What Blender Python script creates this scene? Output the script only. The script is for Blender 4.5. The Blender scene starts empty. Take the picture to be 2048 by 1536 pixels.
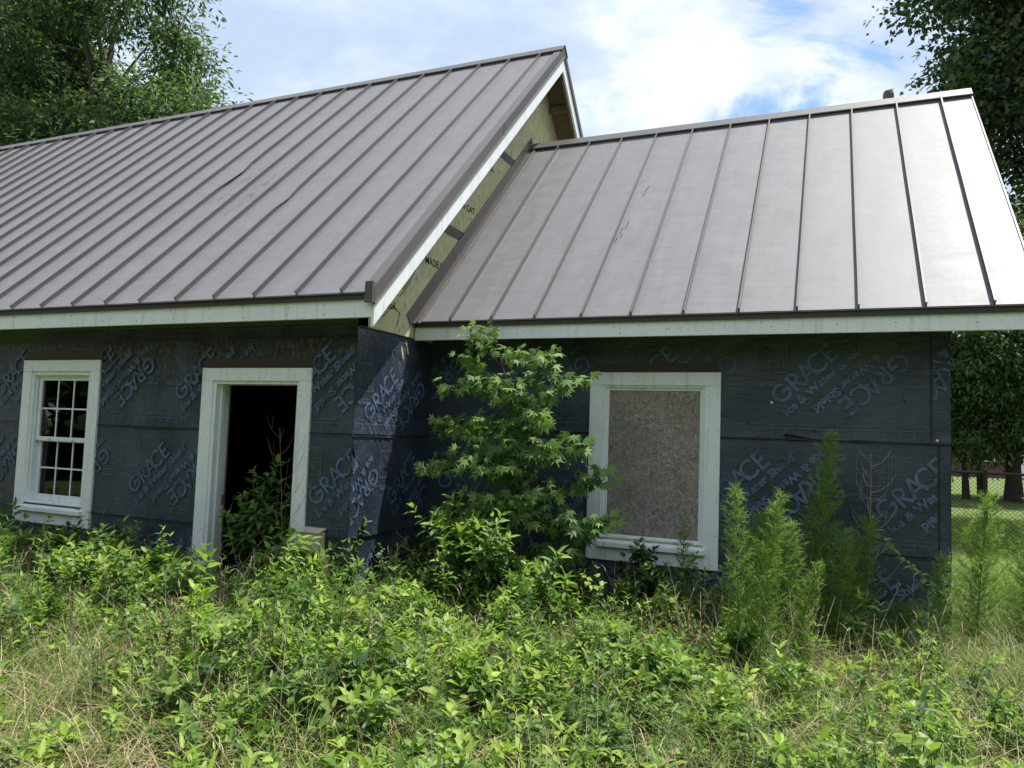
import bpy, bmesh, math, random
import numpy as np
from mathutils import Vector, Matrix, noise as mnoise

random.seed(7)
RNG = np.random.default_rng(11)
SC = bpy.context.scene
COL = SC.collection

# ------------------------------------------------------------------ camera
cam_d = bpy.data.cameras.new('camera')
cam = bpy.data.objects.new('camera', cam_d)
COL.objects.link(cam)
cam_d.sensor_fit = 'HORIZONTAL'
cam_d.sensor_width = 36.0
cam_d.lens = 36.0 * 1498.34 / 2048.0
cam_d.clip_start = 0.05
cam_d.clip_end = 1500
CAM = Vector((3.5367, -5.0541, 1.5397))
r_ = Vector((0.9197448, 0.39089846, 0.03560755))
u_ = Vector((-0.00678147, -0.07487761, 0.99716967))
f_ = Vector((-0.3924583, 0.91738309, 0.06621742))
cam.matrix_world = Matrix(((r_.x, u_.x, -f_.x, CAM.x), (r_.y, u_.y, -f_.y, CAM.y), (r_.z, u_.z, -f_.z, CAM.z), (0, 0, 0, 1)))
SC.camera = cam

# ------------------------------------------------------------------ sun, sky, exposure
SUN = Vector((0.29, 0.235, 1.0)).normalized()
sd = bpy.data.lights.new('sun', 'SUN')
sd.energy = 3.9
sd.angle = math.radians(0.55)
sd.color = (1.0, 0.965, 0.91)
so = bpy.data.objects.new('sun', sd)
COL.objects.link(so)
so.rotation_euler = SUN.to_track_quat('Z', 'Y').to_euler()
so.location = (10, 10, 30)
SC.view_settings.view_transform = 'Standard'
SC.view_settings.look = 'None'
SC.view_settings.exposure = 0.92
SC.view_settings.gamma = 1.0
SC.view_settings.use_curve_mapping = False
SC.cycles.use_denoising = True
SC.cycles.max_bounces = 8
SC.cycles.transparent_max_bounces = 12
SC.cycles.caustics_reflective = False
SC.cycles.caustics_refractive = False


class NT:
    """small node-tree helper"""
    def __init__(self, tree):
        self.t = tree
    def n(self, typ, **kw):
        nd = self.t.nodes.new(typ)
        for k, v in kw.items():
            if k.startswith('i_'):
                key = k[2:]
                key = int(key) if key.isdigit() else key.replace('__', ' ')
                nd.inputs[key].default_value = v
            else:
                setattr(nd, k, v)
        return nd
    def l(self, a, b):
        self.t.links.new(a, b)
    def math(self, op, a, b=None, c=None, clamp=False):
        nd = self.n('ShaderNodeMath', operation=op, use_clamp=clamp)
        for i, x in enumerate((a, b, c)):
            if x is None:
                continue
            if isinstance(x, (int, float)):
                nd.inputs[i].default_value = x
            else:
                self.l(x, nd.inputs[i])
        return nd.outputs[0]
    def mix(self, f, a, b, mode='MIX'):
        nd = self.n('ShaderNodeMix', data_type='RGBA', blend_type=mode)
        for s, x in ((nd.inputs[0], f), (nd.inputs[6], a), (nd.inputs[7], b)):
            if isinstance(x, (int, float)):
                s.default_value = x
            elif isinstance(x, tuple):
                s.default_value = x if len(x) == 4 else (*x, 1)
            else:
                self.l(x, s)
        return nd.outputs[2]
    def ramp(self, fac, stops, interp='LINEAR'):
        nd = self.n('ShaderNodeValToRGB')
        nd.color_ramp.interpolation = interp
        el = nd.color_ramp.elements
        while len(el) < len(stops):
            el.new(0.5)
        for e, (p, c) in zip(el, stops):
            e.position = p
            e.color = (c, c, c, 1) if isinstance(c, (int, float)) else (*c, 1)
        self.l(fac, nd.inputs[0])
        return nd.outputs[0]
    def noise(self, vec, scale, detail=4, rough=0.55, dist=0.0, out=0):
        nd = self.n('ShaderNodeTexNoise')
        nd.inputs['Scale'].default_value = scale
        nd.inputs['Detail'].default_value = detail
        nd.inputs['Roughness'].default_value = rough
        nd.inputs['Distortion'].default_value = dist
        if vec is not None:
            self.l(vec, nd.inputs['Vector'])
        return nd.outputs[out]
    def mapping(self, vec, scale=(1, 1, 1), rot=(0, 0, 0), loc=(0, 0, 0)):
        nd = self.n('ShaderNodeMapping')
        nd.inputs['Scale'].default_value = scale
        nd.inputs['Rotation'].default_value = rot
        nd.inputs['Location'].default_value = loc
        self.l(vec, nd.inputs['Vector'])
        return nd.outputs[0]


world = bpy.data.worlds.new('World')
SC.world = world
world.use_nodes = True
world.node_tree.nodes.clear()
W = NT(world.node_tree)
sky = W.n('ShaderNodeTexSky', sky_type='NISHITA', sun_disc=False)
sky.sun_elevation = math.asin(SUN.z)
sky.sun_rotation = math.atan2(SUN.x, SUN.y)
sky.altitude = 100
sky.air_density = 1.2
sky.dust_density = 1.5
sky.ozone_density = 2.0
tc = W.n('ShaderNodeTexCoord')
sep = W.n('ShaderNodeSeparateXYZ')
W.l(tc.outputs['Generated'], sep.inputs[0])
den = W.math('ADD', W.math('MAXIMUM', sep.outputs[2], 0.0), 0.22)
cmb = W.n('ShaderNodeCombineXYZ')
W.l(W.math('DIVIDE', sep.outputs[0], den), cmb.inputs[0])
W.l(W.math('DIVIDE', sep.outputs[1], den), cmb.inputs[1])
cv = W.mapping(cmb.outputs[0], loc=(3.1, 1.7, 0))
n_big = W.noise(cv, 1.6, 7, 0.58, 0.35)
n_det = W.noise(W.mapping(cmb.outputs[0], loc=(8.3, -2.2, 4.0)), 3.2, 8, 0.62, 0.5)
n_shade = W.noise(W.mapping(cmb.outputs[0], loc=(-2.2, -6.4, 5.0)), 1.9, 8, 0.58, 0.25)
# a gap between the clouds low over the wing's ridge
gap = W.n('ShaderNodeVectorMath', operation='DISTANCE')
W.l(tc.outputs['Generated'], gap.inputs[0])
gap.inputs[1].default_value = (-0.045, 0.922, 0.370)
gapf = W.math('SUBTRACT', 1.0, W.math('DIVIDE', gap.outputs['Value'], 0.19), clamp=True)
cover = W.math('ADD', W.math('MULTIPLY', n_big, 0.55), W.math('MULTIPLY', n_det, 0.45))
cover = W.math('SUBTRACT', cover, W.math('MULTIPLY', gapf, 0.26))
cover = W.math('ADD', cover, 0.05)
cfac = W.ramp(cover, [(0.32, 0.0), (0.40, 1.0)], 'EASE')
shade = W.math('ADD', W.math('MULTIPLY', n_shade, 0.65), W.math('MULTIPLY', n_det, 0.35))
ccol = W.ramp(shade, [(0.41, (3.2, 3.95, 5.15)), (0.485, (3.9, 4.6, 5.6)), (0.53, (4.9, 5.4, 6.15)), (0.60, (6.1, 6.35, 6.7))])
skyc = W.mix(1.0, sky.outputs[0], (0.8, 0.95, 1.2), 'MULTIPLY')
bgc = W.mix(cfac, skyc, ccol)
bg = W.n('ShaderNodeBackground')
bg.inputs[1].default_value = 0.1
W.l(bgc, bg.inputs[0])
wo = W.n('ShaderNodeOutputWorld')
W.l(bg.outputs[0], wo.inputs[0])


# ------------------------------------------------------------------ materials
def material(name, fn):
    m = bpy.data.materials.new(name)
    m.use_nodes = True
    m.node_tree.nodes.clear()
    T = NT(m.node_tree)
    out = T.n('ShaderNodeOutputMaterial')
    co = T.n('ShaderNodeTexCoord').outputs['Object']
    sh = fn(T, co)
    T.l(sh, out.inputs[0])
    return m


def principled(T, color, rough=0.6, spec=0.5, bump=None, bstr=0.3, bdist=0.01, metal=0.0):
    p = T.n('ShaderNodeBsdfPrincipled')
    for s, x in ((p.inputs['Base Color'], color), (p.inputs['Roughness'], rough), (p.inputs['Specular IOR Level'], spec), (p.inputs['Metallic'], metal)):
        if isinstance(x, (int, float)):
            s.default_value = x
        elif isinstance(x, tuple):
            s.default_value = (*x, 1)
        else:
            T.l(x, s)
    if bump is not None:
        b = T.n('ShaderNodeBump')
        b.inputs['Strength'].default_value = bstr
        b.inputs['Distance'].default_value = bdist
        T.l(bump, b.inputs['Height'])
        T.l(b.outputs[0], p.inputs['Normal'])
    return p.outputs[0]


def m_flat(name, c, rough=0.6, spec=0.4, var=0.25, scale=9.0):
    def fn(T, co):
        n = T.noise(co, scale, 5)
        col = T.mix(n, tuple(x * (1 - var) for x in c), tuple(x * (1 + var) for x in c))
        return principled(T, col, rough, spec, T.noise(co, scale * 6, 3), 0.15, 0.004)
    return material(name, fn)


def m_membrane(mottled, wrinkled=False):
    def fn(T, co):
        n1 = T.noise(co, 2.2, 6, 0.6)
        n2 = T.noise(T.mapping(co, (3, 3, 28)), 3.0, 4, 0.5)
        n3 = T.noise(co, 60, 3, 0.6)
        f = T.math('ADD', T.math('MULTIPLY', n1, 0.6), T.math('MULTIPLY', n2, 0.4))
        col = T.mix(T.ramp(f, [(0.36, 0.0), (0.62, 1.0)]), (0.018, 0.026, 0.046), (0.060, 0.074, 0.110))
        col = T.mix(T.ramp(n3, [(0.62, 0.0), (0.75, 0.5)]), col, (0.10, 0.105, 0.11))
        if mottled:
            sp = T.n('ShaderNodeSeparateXYZ')
            T.l(co, sp.inputs[0])
            band = T.math('MULTIPLY', T.ramp(sp.outputs[2], [(0.0, 0.0), (1.0, 1.0)]), 1.0)
            vo = T.n('ShaderNodeTexVoronoi', feature='F1')
            vo.inputs['Scale'].default_value = 26
            T.l(T.mapping(co, (1, 1, 0.75)), vo.inputs['Vector'])
            big = T.noise(T.mapping(co, (1, 1, 0.6)), 2.4, 6, 0.62)
            zf = T.math('MULTIPLY', T.math('SUBTRACT', sp.outputs[2], 1.72), 1.9, clamp=True)
            reg = T.math('MULTIPLY', zf, T.ramp(big, [(0.34, 0.0), (0.50, 1.0)]))
            cell = T.ramp(vo.outputs['Distance'], [(0.1, 1.0), (0.55, 0.0)])
            moss = T.mix(cell, (0.012, 0.013, 0.014), (0.088, 0.088, 0.066))
            col = T.mix(reg, col, moss)
            drip = T.noise(T.mapping(co, (30, 1, 5)), 1.0, 6, 0.7)
            dz = T.math('MULTIPLY', T.ramp(sp.outputs[2], [(0.0, 0.0), (1.0, 1.0)]), 1.0)
            lo = T.math('MULTIPLY', T.math('SUBTRACT', sp.outputs[2], 1.60), 4.0, clamp=True)
            df = T.math('MULTIPLY', lo, T.ramp(drip, [(0.57, 0.0), (0.60, 1.0)]))
            df = T.math('MULTIPLY', df, T.ramp(big, [(0.38, 0.0), (0.48, 1.0)]))
            col = T.mix(df, col, (0.008, 0.008, 0.009))
        b = T.math('ADD', T.math('MULTIPLY', n2, 0.12), T.math('MULTIPLY', T.noise(T.mapping(co, (1, 1, 2.0)), 7, 5, 0.6), 0.8))
        bs = 0.8
        if wrinkled:
            rot = T.mapping(co, (1, 1, 1), (math.radians(-32), 0, 0))
            wr = T.noise(T.mapping(rot, (1, 34, 4.5)), 1.0, 5, 0.6, 0.4)
            wr2 = T.noise(T.mapping(rot, (1, 80, 12)), 1.0, 4, 0.6, 0.3)
            b = T.math('ADD', T.math('MULTIPLY', T.math('ABSOLUTE', T.math('SUBTRACT', wr, 0.5)), 3.0), T.math('MULTIPLY', wr2, 0.35))
            bs = 0.9
        rough = T.ramp(n1, [(0.3, 0.28), (0.7, 0.48)])
        return principled(T, col, rough, 0.6, b, bs, 0.012)
    return fn


def m_print_fn(T, co):
    n = T.noise(co, 9, 6, 0.65)
    n2 = T.noise(co, 90, 3, 0.6)
    n3 = T.noise(co, 1.6, 4, 0.6)
    f = T.math('ADD', T.math('MULTIPLY', n, 0.45), T.math('MULTIPLY', n2, 0.25))
    f = T.math('ADD', f, T.math('MULTIPLY', n3, 0.3))
    col = T.mix(T.ramp(f, [(0.41, 0.0), (0.57, 1.0)]), (0.050, 0.068, 0.112), (0.125, 0.178, 0.30))
    return principled(T, col, 0.6, 0.4)


def m_white_fn(T, co):
    n = T.noise(co, 5, 6, 0.6)
    sp = T.noise(co, 70, 4, 0.7)
    big = T.noise(co, 1.7, 3)
    st = T.noise(T.mapping(co, (14, 14, 1.2)), 1.4, 5, 0.6)
    col = T.mix(T.ramp(n, [(0.35, 0.0), (0.7, 0.7)]), (0.86, 0.89, 0.93), (0.78, 0.82, 0.84))
    col = T.mix(T.ramp(st, [(0.54, 0.0), (0.72, 0.55)]), col, (0.50, 0.54, 0.47))
    sf = T.math('MULTIPLY', T.ramp(sp, [(0.60, 0.0), (0.66, 0.8)]), T.ramp(big, [(0.40, 0.0), (0.56, 1.0)]))
    col = T.mix(sf, col, (0.22, 0.22, 0.17))
    return principled(T, col, 0.45, 0.45, n, 0.06, 0.004)


def m_roof_fn(T, co):
    # co is local: fine streaks run down the slope
    n = T.noise(co, 1.3, 5, 0.55)
    d = T.noise(T.mapping(co, (5, 1.1, 1.1)), 2.3, 6, 0.6)
    w = T.noise(T.mapping(co, (2.2, 7, 7), (0, 0, 0.25)), 1.6, 5, 0.55, 0.6)
    f = T.math('ADD', T.math('MULTIPLY', d, 0.5), T.math('MULTIPLY', w, 0.5))
    col = T.mix(T.ramp(f, [(0.36, 0.0), (0.66, 1.0)]), (0.140, 0.138, 0.146), (0.176, 0.175, 0.187))
    b = T.math('ADD', T.math('MULTIPLY', w, 0.8), T.math('MULTIPLY', n, 1.4))
    rough = T.ramp(f, [(0.35, 0.50), (0.65, 0.57)])
    return principled(T, col, rough, 0.42, b, 0.09, 0.03)


def m_osb(base, dark, light, green=False):
    def fn(T, co):
        m = T.mapping(co, (1, 1, 1))
        jit = T.noise(co, 14, 2, out=1)
        v = T.n('ShaderNodeVectorMath', operation='MULTIPLY_ADD')
        v.inputs[1].default_value = (0.08, 0.08, 0.08)
        T.l(jit, v.inputs[0])
        T.l(m, v.inputs[2])
        acc = None
        for k, sc in enumerate((9.0, 13.0)):
            vo = T.n('ShaderNodeTexVoronoi', feature='F1')
            vo.inputs['Scale'].default_value = sc
            T.l(v.outputs[0], vo.inputs['Vector'])
            sb = T.n('ShaderNodeVectorMath', operation='SUBTRACT')
            T.l(co, sb.inputs[0])
            T.l(vo.outputs['Position'], sb.inputs[1])
            spc = T.n('ShaderNodeSeparateColor')
            T.l(vo.outputs['Color'], spc.inputs[0])
            rt = T.n('ShaderNodeVectorRotate', rotation_type='AXIS_ANGLE')
            rt.inputs['Axis'].default_value = (0, 1, 0) if not green else (1, 0, 0)
            T.l(co, rt.inputs['Vector'])
            T.l(T.math('MULTIPLY', spc.outputs[0], 6.28), rt.inputs['Angle'])
            nz = T.noise(T.mapping(rt.outputs[0], (105, 105, 11), loc=(k * 3.0, 1, 2)), 1.0, 3, 0.6)
            tone = T.math('ADD', T.math('MULTIPLY', nz, 0.8), T.math('MULTIPLY', spc.outputs[1], 0.3))
            acc = tone if acc is None else T.math('MULTIPLY', T.math('ADD', acc, tone), 0.5)
        big = T.noise(co, 3.5, 5, 0.6)
        col = T.mix(T.ramp(acc, [(0.36, 0.0), (0.50, 0.5), (0.68, 1.0)]), dark, light)
        col = T.mix(T.ramp(big, [(0.38, 0.55), (0.6, 0.0)]), col, base)
        if green:
            fl = T.noise(T.mapping(co, (16, 26, 8)), 1.3, 5, 0.65)
            col = T.mix(T.ramp(fl, [(0.585, 0.0), (0.64, 0.65)]), col, (0.055, 0.06, 0.028))
        else:
            fl = T.noise(co, 13, 5, 0.7)
            col = T.mix(T.ramp(fl, [(0.68, 0.0), (0.72, 0.8)]), col, (0.06, 0.045, 0.035))
        return principled(T, col, 0.8, 0.2, acc, 0.35, 0.004)
    return fn


def leaf_mat(name, young, mid, old, trans=0.35, rough=0.45):
    def fn(T, co):
        at = T.n('ShaderNodeAttribute', attribute_name='tint')
        nz = T.noise(co, 2.5, 3)
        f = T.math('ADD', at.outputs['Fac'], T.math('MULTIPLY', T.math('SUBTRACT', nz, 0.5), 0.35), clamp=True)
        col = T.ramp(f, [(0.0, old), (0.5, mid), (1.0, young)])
        p = principled(T, col, rough, 0.28)
        tr = T.n('ShaderNodeBsdfTranslucent')
        tcol = T.mix(1.0, col, (1.10, 1.30, 0.60), 'MULTIPLY')
        T.l(tcol, tr.inputs[0])
        mx = T.n('ShaderNodeMixShader')
        mx.inputs[0].default_value = trans
        T.l(p, mx.inputs[1])
        T.l(tr.outputs[0], mx.inputs[2])
        return mx.outputs[0]
    return material(name, fn)


M = {}
M['membrane'] = material('black_membrane', m_membrane(False))
M['membrane_worn'] = material('worn_black_membrane', m_membrane(True))
M['membrane_wrinkled'] = material('wrinkled_black_membrane', m_membrane(False, True))
M['tape'] = m_flat('black_seam_tape', (0.018, 0.02, 0.024), 0.5, 0.4)
M['print'] = material('blue_print', m_print_fn)
M['line'] = m_flat('pale_print_line', (0.15, 0.17, 0.20), 0.7, 0.3)
M['near_black'] = m_flat('near_black_coat', (0.008, 0.008, 0.009), 0.4, 0.5)
M['white'] = material('white_trim', m_white_fn)
M['roof'] = material('bronze_roof_paint', m_roof_fn)
M['trim'] = m_flat('bronze_trim', (0.092, 0.085, 0.083), 0.46, 0.5, 0.06, 3.0)
M['trim_dark'] = m_flat('dark_bronze_trim', (0.050, 0.043, 0.041), 0.45, 0.5, 0.15, 4.0)
M['flash_brown'] = m_flat('brown_head_flashing', (0.045, 0.033, 0.030), 0.5, 0.4, 0.2, 5.0)
M['sheath'] = material('green_sheathing', m_osb((0.58, 0.56, 0.33), (0.47, 0.455, 0.25), (0.68, 0.66, 0.42), True))
M['sheath_front'] = m_flat('dark_green_sheathing', (0.075, 0.115, 0.055), 0.8, 0.2, 0.35, 14)  # much darker green version of the gable's sheathing
M['osb'] = material('weathered_strand_board', m_osb((0.25, 0.215, 0.19), (0.13, 0.105, 0.088), (0.44, 0.39, 0.345)))
def m_strand_fn(T, co):
    at = T.n('ShaderNodeAttribute', attribute_name='tint')
    big = T.noise(co, 3.0, 5, 0.6)
    col = T.ramp(at.outputs['Fac'], [(0.0, (0.16, 0.135, 0.12)), (0.5, (0.31, 0.28, 0.262)), (1.0, (0.52, 0.485, 0.455))])
    col = T.mix(T.ramp(big, [(0.36, 0.45), (0.6, 0.0)]), col, (0.18, 0.145, 0.125))
    return principled(T, col, 0.8, 0.2, T.noise(co, 60, 3), 0.2, 0.003)


M['strand'] = material('wood_strand', m_strand_fn)
M['lumber'] = m_flat('aged_lumber', (0.22, 0.17, 0.11), 0.8, 0.2, 0.3, 12)
M['deck'] = m_flat('roof_deck_underside', (0.17, 0.13, 0.085), 0.85, 0.2, 0.4, 14)
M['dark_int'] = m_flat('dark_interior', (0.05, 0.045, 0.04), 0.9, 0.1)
M['beige'] = m_flat('beige_enclosure', (0.50, 0.44, 0.34), 0.55, 0.4, 0.08, 6)
M['steel'] = m_flat('rusty_hinge', (0.16, 0.11, 0.08), 0.5, 0.5, 0.4, 60)
M['scuff'] = m_flat('dark_scuff', (0.035, 0.032, 0.032), 0.8, 0.2)
M['ink'] = m_flat('dark_ink', (0.05, 0.055, 0.035), 0.9, 0.1)
M['bark'] = m_flat('grey_bark', (0.11, 0.09, 0.072), 0.9, 0.1, 0.4, 9)
M['bark_dark'] = m_flat('dark_bark', (0.055, 0.045, 0.038), 0.9, 0.1, 0.4, 9)
M['stem'] = m_flat('brown_stem', (0.12, 0.085, 0.05), 0.8, 0.2, 0.3, 20)
M['stem_green'] = m_flat('green_stem', (0.13, 0.17, 0.05), 0.7, 0.3, 0.3, 20)
M['dead'] = m_flat('bleached_dead_stem', (0.40, 0.34, 0.27), 0.85, 0.2, 0.25, 20)
M['dead_brown'] = m_flat('brown_dead_stem', (0.22, 0.15, 0.10), 0.85, 0.2, 0.3, 20)
M['pole'] = m_flat('weathered_pole', (0.17, 0.155, 0.12), 0.9, 0.1, 0.4, 8)
M['black_metal'] = m_flat('black_coated_wire', (0.012, 0.013, 0.013), 0.5, 0.4)
M['brick'] = m_flat('red_brick', (0.15, 0.075, 0.058), 0.85, 0.2, 0.3, 2)
M['shingle'] = m_flat('grey_shingle', (0.10, 0.095, 0.09), 0.9, 0.1, 0.3, 3)
M['leaf_weed'] = leaf_mat('weed_leaf', (0.34, 0.45, 0.085), (0.130, 0.225, 0.055), (0.048, 0.105, 0.030), 0.42)
M['leaf_gum'] = leaf_mat('sweetgum_leaf', (0.24, 0.36, 0.080), (0.100, 0.195, 0.052), (0.042, 0.10, 0.032), 0.38, 0.55)
M['leaf_dark'] = leaf_mat('dark_leaf', (0.13, 0.19, 0.045), (0.06, 0.11, 0.03), (0.032, 0.062, 0.02), 0.3)  # deeper green foliage used on some bushes
M['leaf_fennel'] = leaf_mat('fennel_leaf', (0.24, 0.34, 0.07), (0.125, 0.22, 0.045), (0.06, 0.12, 0.03), 0.4)
M['leaf_oak'] = leaf_mat('oak_leaf', (0.17, 0.235, 0.085), (0.085, 0.135, 0.058), (0.040, 0.068, 0.034), 0.36, 0.62)
M['leaf_maple'] = leaf_mat('maple_leaf', (0.12, 0.17, 0.07), (0.06, 0.092, 0.045), (0.03, 0.05, 0.03), 0.26, 0.55)
M['leaf_far'] = leaf_mat('far_leaf', (0.20, 0.27, 0.11), (0.10, 0.155, 0.068), (0.05, 0.08, 0.04), 0.36)
M['leaf_yellow'] = leaf_mat('yellowing_leaf', (0.40, 0.30, 0.05), (0.36, 0.24, 0.04), (0.25, 0.16, 0.04), 0.4)
M['leaf_withered'] = leaf_mat('withered_leaf', (0.36, 0.27, 0.09), (0.20, 0.12, 0.06), (0.10, 0.06, 0.04), 0.2, 0.8)
M['grass_dry'] = leaf_mat('dry_grass_blade', (0.62, 0.52, 0.34), (0.43, 0.33, 0.20), (0.22, 0.155, 0.095), 0.25, 0.7)
M['grass_green'] = leaf_mat('green_grass_blade', (0.30, 0.36, 0.10), (0.15, 0.23, 0.05), (0.07, 0.13, 0.03), 0.4, 0.5)


def m_ground_fn(T, co):
    sp = T.n('ShaderNodeSeparateXYZ')
    T.l(co, sp.inputs[0])
    n = T.noise(co, 1.5, 6, 0.6)
    n2 = T.noise(co, 24, 5, 0.7)
    soil = T.mix(n2, (0.055, 0.042, 0.028), (0.20, 0.16, 0.10))
    lawn = T.mix(T.math('ADD', T.math('MULTIPLY', n, 0.6), T.math('MULTIPLY', n2, 0.4)), (0.075, 0.11, 0.035), (0.19, 0.24, 0.085))
    away = T.math('ABSOLUTE', T.math('ADD', sp.outputs[1], 1.0))
    f = T.ramp(T.math('ADD', T.math('MULTIPLY', away, 0.12), T.math('MULTIPLY', n, 0.5)), [(0.55, 0.0), (0.85, 1.0)])
    return principled(T, T.mix(f, soil, lawn), 0.95, 0.1, n2, 0.8, 0.03)


M['ground'] = material('ground', m_ground_fn)


def m_glass_fn(T, co):
    fr = T.n('ShaderNodeFresnel')
    fr.inputs[0].default_value = 1.5
    g = T.n('ShaderNodeBsdfGlossy')
    g.inputs['Roughness'].default_value = 0.01
    tr = T.n('ShaderNodeBsdfTransparent')
    tr.inputs[0].default_value = (0.80, 0.86, 0.82, 1)
    mx = T.n('ShaderNodeMixShader')
    T.l(fr.outputs[0], mx.inputs[0])
    T.l(tr.outputs[0], mx.inputs[1])
    T.l(g.outputs[0], mx.inputs[2])
    return mx.outputs[0]


M['glass'] = material('window_glass', m_glass_fn)


# ------------------------------------------------------------------ object helpers
def mobj(name, V, F, mat, parent=None, tint=None, smooth=False, **props):
    me = bpy.data.meshes.new(name)
    V = np.asarray(V, dtype=np.float32)
    if isinstance(F, np.ndarray):
        k = F.shape[1]
        me.vertices.add(len(V))
        me.vertices.foreach_set('co', V.ravel())
        me.loops.add(F.size)
        me.loops.foreach_set('vertex_index', F.ravel().astype(np.int32))
        me.polygons.add(len(F))
        me.polygons.foreach_set('loop_start', np.arange(0, F.size, k, dtype=np.int32))
        me.polygons.foreach_set('loop_total', np.full(len(F), k, dtype=np.int32))
        me.update(calc_edges=True)
    else:
        me.from_pydata([tuple(map(float, v)) for v in V], [], F)
        me.update()
    if tint is not None:
        a = me.attributes.new('tint', 'FLOAT', 'POINT')
        a.data.foreach_set('value', np.asarray(tint, dtype=np.float32))
    if smooth:
        me.polygons.foreach_set('use_smooth', np.ones(len(me.polygons), dtype=bool))
    if isinstance(mat, (list, tuple)):
        for m in mat:
            me.materials.append(m)
    else:
        me.materials.append(mat)
    o = bpy.data.objects.new(name, me)
    COL.objects.link(o)
    if parent is not None:
        o.parent = parent
        if parent.matrix_world != Matrix.Identity(4):
            o.matrix_parent_inverse = Matrix.Identity(4)
    for k, v in props.items():
        o[k] = v
    return o


def thing(name, label, cat, loc=(0, 0, 0), group=None):
    o = bpy.data.objects.new(name, None)
    COL.objects.link(o)
    o.location = loc
    o['label'] = label
    o['category'] = cat
    if group:
        o['group'] = group
    return o


class Geo:
    def __init__(self):
        self.V, self.F = [], []
    def add(self, V, F):
        b = len(self.V)
        self.V += [tuple(v) for v in V]
        self.F += [tuple(i + b for i in f) for f in F]
    def box(self, x0, x1, y0, y1, z0, z1):
        self.add([(x0, y0, z0), (x1, y0, z0), (x1, y1, z0), (x0, y1, z0), (x0, y0, z1), (x1, y0, z1), (x1, y1, z1), (x0, y1, z1)],
                 [(0, 3, 2, 1), (4, 5, 6, 7), (0, 1, 5, 4), (1, 2, 6, 5), (2, 3, 7, 6), (3, 0, 4, 7)])
    def hexa(self, a, b):  # two quads (4 points each, same winding) joined
        self.add(list(a) + list(b), [(3, 2, 1, 0), (4, 5, 6, 7), (0, 1, 5, 4), (1, 2, 6, 5), (2, 3, 7, 6), (3, 0, 4, 7)])
    def tube(self, pts, rad, n=5):
        pts = [Vector(p) for p in pts]
        if isinstance(rad, (int, float)):
            rad = [rad] * len(pts)
        b = len(self.V)
        t0 = (pts[-1] - pts[0])
        ref = Vector((1, 0, 0)) if abs(t0.normalized().x) < 0.8 else Vector((0, 1, 0))
        for i, p in enumerate(pts):
            t = (pts[min(i + 1, len(pts) - 1)] - pts[max(i - 1, 0)])
            if t.length < 1e-9:
                t = Vector((0, 0, 1))
            t.normalize()
            a = t.cross(ref).normalized()
            c = t.cross(a)
            for k in range(n):
                an = 2 * math.pi * k / n
                self.V.append(tuple(p + (a * math.cos(an) + c * math.sin(an)) * rad[i]))
        for i in range(len(pts) - 1):
            for k in range(n):
                k2 = (k + 1) % n
                self.F.append((b + i * n + k, b + i * n + k2, b + (i + 1) * n + k2, b + (i + 1) * n + k))
        self.F.append(tuple(b + (len(pts) - 1) * n + k for k in range(n)))
        self.F.append(tuple(b + n - 1 - k for k in range(n)))
    def ribbon(self, pts, w, axis=(0, 0, 1)):
        """flat strip of width w along pts, spread along axis"""
        b = len(self.V)
        ax = Vector(axis)
        for p in pts:
            self.V.append(tuple(Vector(p) - ax * w / 2))
            self.V.append(tuple(Vector(p) + ax * w / 2))
        for i in range(len(pts) - 1):
            self.F.append((b + 2 * i, b + 2 * i + 2, b + 2 * i + 3, b + 2 * i + 1))
    def build(self, name, mat, parent=None, bevel=0, **kw):
        o = mobj(name, self.V, self.F, mat, parent, **kw)
        if bevel:
            md = o.modifiers.new('bevel', 'BEVEL')
            md.width = bevel
            md.segments = 2
            md.limit_method = 'ANGLE'
        return o


def box(name, x0, x1, y0, y1, z0, z1, mat, parent=None, bevel=0.002, **kw):
    g = Geo()
    g.box(x0, x1, y0, y1, z0, z1)
    return g.build(name, mat, parent, bevel, **kw)


# ------------------------------------------------------------------ leaf scattering (numpy)
def nrmz(a):
    return a / np.maximum(np.linalg.norm(a, axis=-1, keepdims=True), 1e-9)


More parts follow.
